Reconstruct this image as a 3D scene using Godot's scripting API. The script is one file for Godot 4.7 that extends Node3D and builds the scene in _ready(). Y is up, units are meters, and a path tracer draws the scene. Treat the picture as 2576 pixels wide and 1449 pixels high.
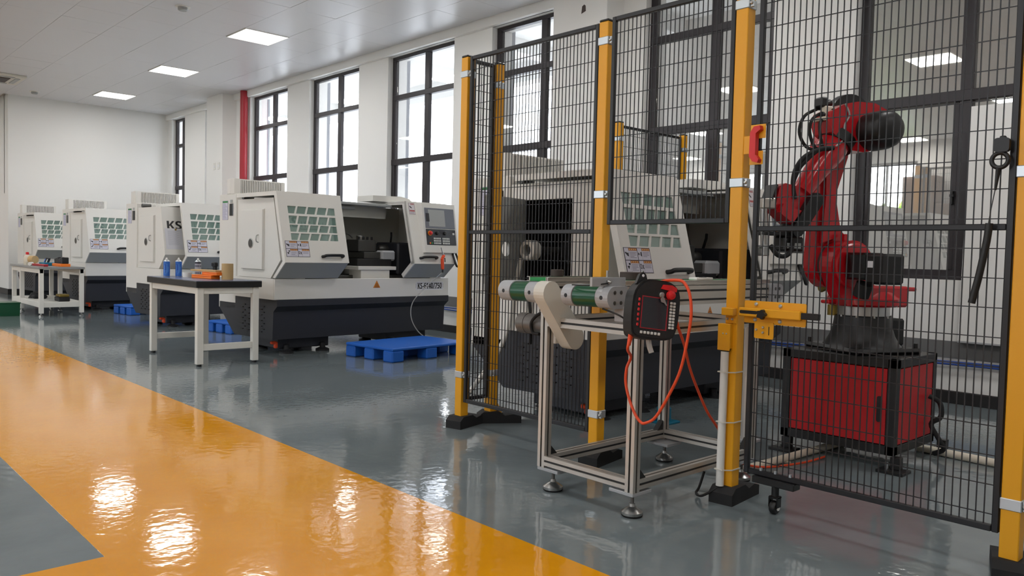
extends Node3D
# A machine shop: a row of CNC lathes along a window wall, a fenced robot cell, glossy epoxy floor.

const CEIL := 4.19
const WALL := -6.95      # inner face of the pilasters
const BEAM := -6.885
const TILE := 0.66
var M := {}
var counts := {}
var rng := RandomNumberGenerator.new()

# ---------------------------------------------------------------- mesh builder
class MB:
	var st := SurfaceTool.new()
	func _init():
		st.begin(Mesh.PRIMITIVE_TRIANGLES)
		st.set_smooth_group(-1)
	func smooth(g):
		st.set_smooth_group(g)
		return self
	func tri(a, b, c, out):
		if (b - a).cross(c - a).dot(out) > 0.0:
			st.add_vertex(a); st.add_vertex(c); st.add_vertex(b)
		else:
			st.add_vertex(a); st.add_vertex(b); st.add_vertex(c)
	func quad(a, b, c, d, out):
		tri(a, b, c, out)
		tri(a, c, d, out)
	func _cv(xf, h, b, s, ax):
		var v = Vector3(s.x * (h.x - b), s.y * (h.y - b), s.z * (h.z - b))
		v[ax] = s[ax] * h[ax]
		return xf * v
	# chamfered box, centre c, full size s
	func box(c: Vector3, s: Vector3, bev := 0.0, bas := Basis()):
		var xf = Transform3D(bas, c)
		var h = s * 0.5
		var b = minf(bev, minf(h.x, minf(h.y, h.z)) * 0.9)
		for ax in 3:
			var u = (ax + 1) % 3
			var w = (ax + 2) % 3
			for sg in [-1.0, 1.0]:
				var p = []
				for k in [[-1, -1], [1, -1], [1, 1], [-1, 1]]:
					var sv = Vector3()
					sv[ax] = sg; sv[u] = k[0]; sv[w] = k[1]
					p.append(_cv(xf, h, b, sv, ax))
				var o = Vector3(); o[ax] = sg
				quad(p[0], p[1], p[2], p[3], bas * o)
			if b > 0.0:
				for s1 in [-1.0, 1.0]:
					for s2 in [-1.0, 1.0]:
						var q = []
						for s0 in [-1.0, 1.0]:
							var sv2 = Vector3()
							sv2[ax] = s0; sv2[u] = s1; sv2[w] = s2
							q.append(_cv(xf, h, b, sv2, u)); q.append(_cv(xf, h, b, sv2, w))
						var o2 = Vector3(); o2[u] = s1; o2[w] = s2
						quad(q[0], q[1], q[3], q[2], bas * o2)
		if b > 0.0:
			for sx in [-1.0, 1.0]:
				for sy in [-1.0, 1.0]:
					for sz in [-1.0, 1.0]:
						var sv3 = Vector3(sx, sy, sz)
						tri(_cv(xf, h, b, sv3, 0), _cv(xf, h, b, sv3, 1), _cv(xf, h, b, sv3, 2), bas * sv3)
		return self
	# box from two corners
	func bx(a: Vector3, b: Vector3, bev := 0.0):
		return box((a + b) * 0.5, (b - a).abs(), bev)
	# a bar between two points with a square section
	func bar(a: Vector3, b: Vector3, w: float, t: float, up := Vector3.UP, bev := 0.0):
		var d = b - a
		var y = d.normalized()
		var x = up.cross(y)
		if x.length() < 0.001: x = Vector3.RIGHT
		x = x.normalized()
		var z = x.cross(y)
		return box((a + b) * 0.5, Vector3(w, d.length(), t), bev, Basis(x, y, z))
	# extruded polygon in the plane (ex, ey) from distance d0 to d1 along ez
	func prism(poly: Array, o: Vector3, ex: Vector3, ey: Vector3, ez: Vector3, d0: float, d1: float):
		var pk = PackedVector2Array(poly)
		if Geometry2D.is_polygon_clockwise(pk) == false:
			pass
		else:
			pk.reverse()
		var area = 0.0
		for i in pk.size():
			area += pk[i].cross(pk[(i + 1) % pk.size()])
		if area < 0: pk.reverse()
		var f = func(p, d): return o + ex * p.x + ey * p.y + ez * d
		var t = Geometry2D.triangulate_polygon(pk)
		for i in range(0, t.size(), 3):
			tri(f.call(pk[t[i]], d0), f.call(pk[t[i + 1]], d0), f.call(pk[t[i + 2]], d0), ez * signf(d0 - d1))
			tri(f.call(pk[t[i]], d1), f.call(pk[t[i + 1]], d1), f.call(pk[t[i + 2]], d1), ez * signf(d1 - d0))
		for i in pk.size():
			var a = pk[i]
			var b = pk[(i + 1) % pk.size()]
			var e = b - a
			quad(f.call(a, d0), f.call(b, d0), f.call(b, d1), f.call(a, d1), ex * e.y - ey * e.x)
		return self
	# turned profile [(radius, height)] about ey from origin o
	func lathe(prof: Array, o: Vector3, ey := Vector3.UP, seg := 20, cap := true):
		var y = ey.normalized()
		var x = y.cross(Vector3.RIGHT if absf(y.x) < 0.9 else Vector3.FORWARD).normalized()
		var z = x.cross(y)
		var rings = []
		for p in prof:
			var r = []
			for i in seg:
				var a = TAU * i / seg
				r.append(o + y * p.y + (x * cos(a) + z * sin(a)) * p.x)
			rings.append(r)
		var grp = 1
		for k in prof.size() - 1:
			var dr = prof[k + 1] - prof[k]
			# a new smoothing group wherever the profile bends sharply
			if k > 0 and absf((prof[k] - prof[k - 1]).angle_to(dr)) > 0.6: grp += 1
			st.set_smooth_group(grp)
			for i in seg:
				var j = (i + 1) % seg
				var am = TAU * (i + 0.5) / seg
				var rad = x * cos(am) + z * sin(am)
				quad(rings[k][i], rings[k][j], rings[k + 1][j], rings[k + 1][i], rad * dr.y - y * dr.x)
		st.set_smooth_group(-1)
		if cap:
			for e in [[0, -1.0], [prof.size() - 1, 1.0]]:
				if prof[e[0]].x > 0.0005:
					var c = o + y * prof[e[0]].y
					for i in seg:
						tri(c, rings[e[0]][i], rings[e[0]][(i + 1) % seg], y * e[1] * signf(prof[-1].y - prof[0].y + 0.000001))
		return self
	func cyl(a: Vector3, b: Vector3, r: float, seg := 16, r2 := -1.0):
		var d = b - a
		return lathe([Vector2(r, 0), Vector2(r if r2 < 0 else r2, d.length())], a, d, seg)
	func tube(pts: Array, r: float, seg := 8, r_end := -1.0):
		var n = pts.size()
		var up = Vector3.UP
		var rings = []
		var prev = Vector3.ZERO
		for k in n:
			var d = (pts[mini(k + 1, n - 1)] - pts[maxi(k - 1, 0)]).normalized()
			var x = prev
			if k == 0:
				x = d.cross(up)
				if x.length() < 0.01: x = d.cross(Vector3.RIGHT)
			x = (x - d * x.dot(d)).normalized()
			prev = x
			var z = x.cross(d)
			var rr = r if r_end < 0 else lerpf(r, r_end, float(k) / (n - 1))
			var ring = []
			for i in seg:
				var a = TAU * i / seg
				ring.append(pts[k] + (x * cos(a) + z * sin(a)) * rr)
			rings.append(ring)
		st.set_smooth_group(3)
		for k in n - 1:
			var c = (pts[k] + pts[k + 1]) * 0.5
			for i in seg:
				var j = (i + 1) % seg
				var m = (rings[k][i] + rings[k + 1][j]) * 0.5
				quad(rings[k][i], rings[k][j], rings[k + 1][j], rings[k + 1][i], m - c)
		st.set_smooth_group(-1)
		for i in seg:
			tri(pts[0], rings[0][i], rings[0][(i + 1) % seg], pts[0] - pts[1])
			tri(pts[-1], rings[-1][i], rings[-1][(i + 1) % seg], pts[-1] - pts[-2])
		return self
	func done() -> ArrayMesh:
		st.generate_normals()
		return st.commit()

func mb(): return MB.new()

func spline(pts: Array, n := 6) -> Array:
	var r = []
	for i in pts.size() - 1:
		var a = pts[maxi(i - 1, 0)]
		var d = pts[mini(i + 2, pts.size() - 1)]
		for k in n:
			r.append(pts[i].cubic_interpolate(pts[i + 1], a, d, float(k) / n))
	r.append(pts[-1])
	return r

func round_rect(w: float, h: float, r: float, seg := 4) -> Array:
	var p = []
	for q in [[1, 1, 0.0], [-1, 1, 0.5], [-1, -1, 1.0], [1, -1, 1.5]]:
		for i in seg + 1:
			var a = PI * (q[2] + 0.5 * i / seg)
			p.append(Vector2(q[0] * (w * 0.5 - r) + cos(a) * r, q[1] * (h * 0.5 - r) + sin(a) * r))
	return p

# ---------------------------------------------------------------- scene objects
func numbered(n: String) -> String:
	if not counts.has(n):
		counts[n] = 0
		return n
	counts[n] += 1
	return "%s_%03d" % [n, counts[n]]

func thing(called, label, category, at := Vector3.ZERO, turn := 0.0, group := "") -> Node3D:
	var o := Node3D.new()
	o.name = numbered(called)
	add_child(o)
	o.position = at
	o.rotation.y = turn
	o.set_meta("label", label)
	o.set_meta("category", category)
	if group: o.set_meta("group", group)
	return o

func struct(called, parent = null) -> Node3D:
	var o := Node3D.new()
	o.name = called
	(parent if parent else self).add_child(o)
	o.set_meta("kind", "structure")
	return o

func part(called: String, shape, m, parent: Node3D, label := "") -> MeshInstance3D:
	var o := MeshInstance3D.new()
	o.name = called
	o.mesh = shape if shape is Mesh else shape.done()
	o.material_override = null
	if m is Array:
		for i in m.size(): o.set_surface_override_material(i, m[i])
	else:
		for i in o.mesh.get_surface_count(): o.set_surface_override_material(i, m)
	parent.add_child(o, true)
	if label: o.set_meta("label", label)
	return o

# the same, but the shape is given in world coordinates (parent must be top-level)
func wpart(called: String, shape, m, parent: Node3D, label := "") -> MeshInstance3D:
	var o = part(called, shape, m, parent, label)
	o.transform = parent.transform.affine_inverse()
	return o

func text_mesh(s: String, size: float, depth := 0.002, bold := true) -> TextMesh:
	var t := TextMesh.new()
	var f := SystemFont.new()
	f.font_names = PackedStringArray(["Droid Sans"])
	f.font_weight = 700 if bold else 400
	t.font = f
	t.text = s
	t.font_size = 64
	t.pixel_size = size / 64.0
	t.depth = depth
	return t

func mat(key, c: Color, rough := 0.5, metal := 0.0, spec := 0.5) -> StandardMaterial3D:
	var m := StandardMaterial3D.new()
	m.resource_name = key
	m.albedo_color = c
	m.roughness = rough
	m.metallic = metal
	m.metallic_specular = spec
	M[key] = m
	return m

func rgb(r, g, b) -> Color: return Color(r / 255.0, g / 255.0, b / 255.0)

func noise_tex(freq: float, size := 512, normal := false, strength := 4.0, octaves := 3, sd := 1) -> NoiseTexture2D:
	var n := FastNoiseLite.new()
	n.seed = sd
	n.frequency = freq
	n.fractal_octaves = octaves
	var t := NoiseTexture2D.new()
	t.width = size
	t.height = size
	t.seamless = true
	t.as_normal_map = normal
	t.bump_strength = strength
	t.noise = n
	return t

func orange_peel(m: StandardMaterial3D, scale := 6.0, amount := 0.05):
	m.normal_enabled = true
	m.normal_texture = M._peel
	m.normal_scale = amount
	m.uv1_triplanar = true
	m.uv1_scale = Vector3.ONE * scale

func tint_noise(m: StandardMaterial3D, lo: Color, hi: Color, freq: float, scale: float, world := false, sd := 3):
	var t = noise_tex(freq, 512, false, 1.0, 4, sd)
	var g := Gradient.new()
	g.set_color(0, lo); g.set_color(1, hi)
	t.color_ramp = g
	m.albedo_texture = t
	m.uv1_triplanar = true
	m.uv1_world_triplanar = world
	m.uv1_scale = Vector3.ONE * scale

func make_materials():
	M._peel = noise_tex(0.05, 512, true, 6.0, 2, 5)
	M._white = ImageTexture.create_from_image(white_image())
	var m
	m = mat("cream", rgb(226, 224, 218), 0.42); orange_peel(m, 8.0, 0.05)
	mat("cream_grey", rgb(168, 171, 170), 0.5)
	m = mat("charcoal", rgb(44, 46, 53), 0.5); orange_peel(m, 8.0, 0.06)
	mat("inner", rgb(190, 190, 182), 0.55)
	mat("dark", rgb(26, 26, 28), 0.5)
	mat("black", rgb(20, 20, 21), 0.42)
	mat("black_gloss", rgb(14, 14, 16), 0.16)
	mat("rubber", rgb(24, 24, 25), 0.75)
	m = mat("steel", rgb(178, 178, 176), 0.32, 1.0)
	mat("cast", rgb(92, 92, 90), 0.45, 0.7)
	mat("zinc", rgb(196, 202, 206), 0.35, 0.85)
	mat("alu", rgb(196, 190, 182), 0.38, 0.75)
	mat("alu_paint", rgb(170, 172, 175), 0.4)
	m = mat("yellow_post", rgb(232, 164, 22), 0.4); orange_peel(m, 10.0, 0.05)
	m = mat("wire", rgb(19, 19, 23), 0.4)
	m = mat("robot_red", rgb(190, 14, 28), 0.25); m.clearcoat_enabled = true; m.clearcoat = 0.5; m.clearcoat_roughness = 0.1
	mat("box_red", rgb(190, 18, 24), 0.45)
	mat("red_plastic", rgb(214, 30, 34), 0.4)
	mat("orange_cable", rgb(226, 76, 32), 0.5)
	mat("orange", rgb(240, 124, 30), 0.5)
	m = mat("green_belt", rgb(10, 78, 48), 0.28)
	mat("green_bright", rgb(20, 140, 66), 0.45)
	mat("white_plastic", rgb(226, 224, 218), 0.4)
	mat("off_white", rgb(212, 208, 196), 0.42)
	mat("motor_grey", rgb(104, 100, 96), 0.4, 0.3)
	mat("brown_steel", rgb(70, 58, 54), 0.55, 0.3)
	mat("brass", rgb(150, 128, 64), 0.4, 0.8)
	m = mat("pallet_blue", rgb(26, 96, 190), 0.42)
	mat("can_blue", rgb(44, 104, 190), 0.35)
	mat("can_dark", rgb(60, 58, 66), 0.35)
	m = mat("kraft", rgb(190, 160, 112), 0.75)
	m = mat("plaster", rgb(236, 235, 232), 0.75); orange_peel(m, 3.0, 0.03)
	mat("skirting", rgb(34, 33, 34), 0.45)
	mat("stone_sill", rgb(112, 112, 112), 0.5)
	mat("bronze_frame", rgb(48, 44, 47), 0.4, 0.2)
	mat("pipe_red", rgb(158, 30, 42), 0.45)
	m = mat("ceiling_tile", rgb(206, 206, 208), 0.36, 0.0, 0.6)
	mat("ceiling_void", rgb(190, 190, 190), 0.8)
	m = mat("table_reflection", rgb(86, 96, 128), 0.25)  # bluish reflection on the black table top, put into the colour
	mat("table_frame", rgb(224, 222, 214), 0.4)
	mat("grey_top", rgb(140, 142, 142), 0.45)
	mat("concrete", rgb(196, 194, 190), 0.9)
	mat("brick_grey", rgb(150, 154, 162), 0.9)
	mat("neighbour", rgb(206, 200, 192), 0.9)
	m = mat("wood", rgb(128, 88, 60), 0.5)
	mat("leaf", rgb(150, 190, 50), 0.7)
	mat("screen_grey", rgb(112, 116, 126), 0.25)
	mat("screen_dark", rgb(40, 42, 48), 0.2)
	mat("paper", rgb(228, 228, 232), 0.7)
	mat("key_white", rgb(214, 214, 210), 0.5)
	mat("blue_hose", rgb(20, 66, 150), 0.35)
	mat("sign_orange", rgb(216, 132, 36), 0.5)
	mat("teal", rgb(0, 110, 140), 0.5)
	mat("beige_pipe", rgb(214, 206, 188), 0.5)
	# glass of the lathe doors and half-mirrored glass of the building windows
	m = mat("door_glass", Color(0.55, 0.68, 0.64, 0.42), 0.06)
	m.transparency = BaseMaterial3D.TRANSPARENCY_ALPHA
	m = mat("coated_glass", Color(0.86, 0.86, 0.84, 0.34), 0.015, 1.0)
	m.transparency = BaseMaterial3D.TRANSPARENCY_ALPHA
	m.albedo_texture = M._white
	m = mat("clear_plastic", Color(0.9, 0.9, 0.9, 0.35), 0.12)
	m.transparency = BaseMaterial3D.TRANSPARENCY_ALPHA
	m = mat("lamp_glow", Color(1, 1, 1), 0.5)
	m.emission_enabled = true
	m.emission = Color(1.0, 0.995, 0.985)
	m.emission_energy_multiplier = 3.0
	# poured epoxy: fine ripple in the surface, faint mottling in the colour
	for k in [["epoxy_grey", rgb(112, 122, 125), rgb(124, 133, 135)], ["epoxy_yellow", rgb(228, 152, 14), rgb(236, 162, 22)]]:
		m = mat(k[0], Color.WHITE, 0.07, 0.0, 0.52)
		tint_noise(m, k[1], k[2], 0.012, 0.35, true, 7)
		m.normal_enabled = true
		m.normal_texture = noise_tex(0.035, 1024, true, 7.0, 3, 11)
		m.normal_scale = 0.028

func white_image() -> Image:
	var im := Image.create(8, 8, false, Image.FORMAT_RGBA8)
	im.fill(Color.WHITE)
	return im

func image_mat(key, im: Image, rough := 0.5) -> StandardMaterial3D:
	var m = mat(key, Color.WHITE, rough)
	m.albedo_texture = ImageTexture.create_from_image(im)
	return m

# flat printed card: quad with uv, in the plane of ex (right) and ey (up), thin slab behind it
func card(o: Vector3, ex: Vector3, ey: Vector3, w: float, h: float) -> ArrayMesh:
	var st := SurfaceTool.new()
	st.begin(Mesh.PRIMITIVE_TRIANGLES)
	var nrm = ex.cross(ey).normalized()
	var p = [o - ex * w / 2 - ey * h / 2, o + ex * w / 2 - ey * h / 2, o + ex * w / 2 + ey * h / 2, o - ex * w / 2 + ey * h / 2]
	var uv = [Vector2(0, 1), Vector2(1, 1), Vector2(1, 0), Vector2(0, 0)]
	for i in [0, 2, 1, 0, 3, 2]:
		st.set_normal(nrm); st.set_uv(uv[i]); st.add_vertex(p[i] + nrm * 0.0012)
	for s in 4:
		var a = p[s]; var b = p[(s + 1) % 4]
		for q in [a, b, b + nrm * 0.0012, a, b + nrm * 0.0012, a + nrm * 0.0012]:
			st.set_normal((b - a).cross(nrm).normalized()); st.set_uv(Vector2(0.01, 0.01)); st.add_vertex(q)
	return st.commit()

func make_prints():
	# four-field warning sticker with pictograms and rows of small text
	var im := Image.create(192, 128, false, Image.FORMAT_RGBA8)
	im.fill(rgb(70, 68, 84))
	for r in 2:
		for c in 2:
			var x = 3 + c * 95
			var y = 3 + r * 63
			im.fill_rect(Rect2i(x, y, 91, 59), rgb(206, 204, 216))
			im.fill_rect(Rect2i(x + 31, y, 1, 59), rgb(110, 108, 124))
			im.fill_rect(Rect2i(x + 32, y, 59, 13), rgb(168, 100, 40))
			for k in 4: im.fill_rect(Rect2i(x + 36 + k * 14, y + 4, 8, 5), rgb(226, 190, 130))
			for k in (5 if c == 0 else 4 - r):
				im.fill_rect(Rect2i(x + 37, y + 19 + k * 7, [48, 44, 46, 30, 46][k], 3), rgb(134, 132, 150))
			var ink = rgb(28, 26, 36)
			if r == 0 and c == 0:
				for k in 16: im.fill_rect(Rect2i(x + 4 + k, y + 20 + k, 9, 5), ink)
				im.fill_rect(Rect2i(x + 18, y + 24, 10, 6), ink); im.fill_rect(Rect2i(x + 24, y + 30, 4, 12), ink)
			elif r == 0:
				for k in 8:
					im.fill_rect(Rect2i(x + 3 + k, y + 22 + k / 2, 2, 14 - k), ink); im.fill_rect(Rect2i(x + 27 - k, y + 18 + k / 2, 2, 20 - k * 2), ink)
				for k in 8: im.fill_rect(Rect2i(x + 18 + k, y + 30 + k, 4, 4), ink)
			elif c == 0:
				im.fill_rect(Rect2i(x + 17, y + 12, 12, 9), ink)
				for k in 12: im.fill_rect(Rect2i(x + 6 + k / 2, y + 26 + k, 16 - k, 3), ink)
			else:
				im.fill_rect(Rect2i(x + 4, y + 16, 4, 24), ink); im.fill_rect(Rect2i(x + 8, y + 16, 6, 3), ink); im.fill_rect(Rect2i(x + 13, y + 19, 3, 17), ink); im.fill_rect(Rect2i(x + 8, y + 36, 6, 4), ink)
				for k in 10: im.fill_rect(Rect2i(x + 18 + k, y + 20 + k * 2, 3, 4), ink); im.fill_rect(Rect2i(x + 27 - k, y + 20 + k * 2, 3, 4), ink)
	image_mat("print_warning", im)
	# tall notice with a green heading
	im = Image.create(48, 160, false, Image.FORMAT_RGBA8)
	im.fill(rgb(120, 112, 150)); im.fill_rect(Rect2i(2, 2, 44, 156), rgb(206, 206, 220)); im.fill_rect(Rect2i(3, 3, 42, 14), rgb(40, 130, 60))
	for k in 22: im.fill_rect(Rect2i(6, 22 + k * 6, 20 + (k * 37) % 17, 2), rgb(140, 136, 170))
	image_mat("print_notice", im)
	# narrow safety card with a red band
	im = Image.create(48, 80, false, Image.FORMAT_RGBA8)
	im.fill(rgb(150, 120, 130)); im.fill_rect(Rect2i(2, 2, 44, 76), rgb(216, 210, 214)); im.fill_rect(Rect2i(16, 4, 28, 8), rgb(180, 120, 120))
	for k in 12: im.fill_rect(Rect2i(5 + k, 22 + k, 8, 4), rgb(50, 46, 54))
	im.fill_rect(Rect2i(4, 50, 40, 10), rgb(176, 90, 90))
	for k in 3: im.fill_rect(Rect2i(6, 64 + k * 4, 34, 2), rgb(150, 146, 160))
	image_mat("print_card", im)
	# typed sheet
	im = Image.create(64, 128, false, Image.FORMAT_RGBA8)
	im.fill(rgb(214, 214, 220))
	for k in 30: im.fill_rect(Rect2i(10, 14 + k * 3, 44 - (k * 29) % 13, 1), rgb(176, 176, 188))
	image_mat("print_sheet", im)
	# warning triangle face
	im = Image.create(32, 32, false, Image.FORMAT_RGBA8)
	im.fill(rgb(206, 126, 40))
	for k in 4: im.fill_rect(Rect2i(12 - k * 2, 14 + k * 5, 9 + k * 4, 2), rgb(110, 62, 26))
	image_mat("print_triangle", im)
	# aerosol labels
	im = Image.create(64, 64, false, Image.FORMAT_RGBA8)
	im.fill(rgb(46, 104, 190))
	for k in 5: im.fill_rect(Rect2i(4 + k * 13, 10 + k * 3, 8, 40 - k * 4), rgb(30, 74, 168) if k % 2 else rgb(84, 140, 208))
	for k in 4: im.fill_rect(Rect2i(6, 40 + k * 5, 30, 1), rgb(120, 168, 220))
	image_mat("print_blue_can", im, 0.35)
	im = Image.create(64, 64, false, Image.FORMAT_RGBA8)
	im.fill(rgb(176, 172, 180)); im.fill_rect(Rect2i(0, 0, 64, 8), rgb(60, 58, 70))
	for k in 5: im.fill_rect(Rect2i(3 + k * 12, 14, 9, 9), rgb(90, 88, 100)); im.fill_rect(Rect2i(3 + k * 12, 32, 8, 6), rgb(96, 50, 50)); im.fill_rect(Rect2i(3 + k * 12, 46, 8, 6), rgb(70, 50, 56))
	image_mat("print_dark_can", im, 0.35)

# ---------------------------------------------------------------- camera, sky, lamps
func set_view():
	var cam := Camera3D.new()
	cam.name = "camera"
	add_child(cam)
	var yaw := 0.750644   # the optical axis against the window wall
	var pit := 0.043310
	var roll := 0.023619
	var b := Basis(Vector3.UP, PI / 2 - yaw)              # looks along -Z, turned to the left
	b = b * Basis(Vector3.RIGHT, -pit) * Basis(Vector3.BACK, roll)
	cam.transform = Transform3D(b, Vector3(0, 1.12, 0))
	cam.fov = rad_to_deg(2.0 * atan(724.5 / 2001.9))
	cam.near = 0.05
	cam.far = 200.0
	var we := WorldEnvironment.new()
	we.name = "environment"
	var e := Environment.new()
	var sky := Sky.new()
	var sm := ProceduralSkyMaterial.new()
	sm.sky_top_color = Color(0.86, 0.9, 0.96)
	sm.sky_horizon_color = Color(0.97, 0.98, 1.0)
	sm.ground_bottom_color = Color(0.6, 0.6, 0.6)
	sm.ground_horizon_color = Color(0.9, 0.9, 0.9)
	sm.sky_energy_multiplier = 3.1
	sm.ground_energy_multiplier = 1.8
	sm.sun_angle_max = 0.0
	sky.sky_material = sm
	e.background_mode = Environment.BG_SKY
	e.sky = sky
	e.ambient_light_source = Environment.AMBIENT_SOURCE_DISABLED
	e.tonemap_mode = Environment.TONE_MAPPER_LINEAR
	e.tonemap_exposure = 1.14
	e.sdfgi_enabled = true
	e.ssao_enabled = true
	e.ssil_enabled = true
	we.environment = e
	add_child(we)

const LAMP_ENERGY := 2.1

func ceiling_lamps():
	for r in 4:
		for c in range(-2, 7):  # columns below zero: unseen lamps added to brighten the west wall return
			if c < 0 and r == 0: continue
			var x = -17.78 + c * 3.3
			var z = -5.24 + r * 3.96
			var where = "in the row along the windows" if r == 0 else ("in the row over the yellow lane" if r == 1 else "in a row behind the lane")
			var t = thing("ceiling_lamp", "flush square white ceiling panel lamp %s" % where, "lamp", Vector3(x, CEIL, z), 0.0, "ceiling lamps %s" % where)
			part("frame", mb().bx(Vector3(-0.33, -0.012, -0.33), Vector3(0.33, 0.03, -0.318)).bx(Vector3(-0.33, -0.012, 0.318), Vector3(0.33, 0.03, 0.33)).bx(Vector3(-0.33, -0.012, -0.318), Vector3(-0.318, 0.03, 0.318)).bx(Vector3(0.318, -0.012, -0.318), Vector3(0.33, 0.03, 0.318)), M.white_plastic, t)
			part("lamp_panel", mb().bx(Vector3(-0.318, -0.008, -0.318), Vector3(0.318, 0.02, 0.318)), M.lamp_glow, t)
			var l := AreaLight3D.new()
			l.name = "lamp_light"
			t.add_child(l)
			l.position = Vector3(0, -0.02, 0)
			l.rotation.x = -PI / 2
			l.area_size = Vector2(0.62, 0.62)
			l.light_color = Color(1.0, 0.995, 0.985)
			l.light_energy = LAMP_ENERGY
			l.area_range = 30.0
			l.area_attenuation = 2.0
			l.shadow_enabled = true

# ---------------------------------------------------------------- the room
const OPENINGS := [[-19.3, -18.5], [-17.35, -16.6], [-15.12, -13.58], [-12.77, -11.165], [-10.34, -8.73], [-7.94, -6.33], [-5.43, -3.915], [-3.125, -1.52], [-0.7, 0.9], [1.72, 3.3]]

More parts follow.
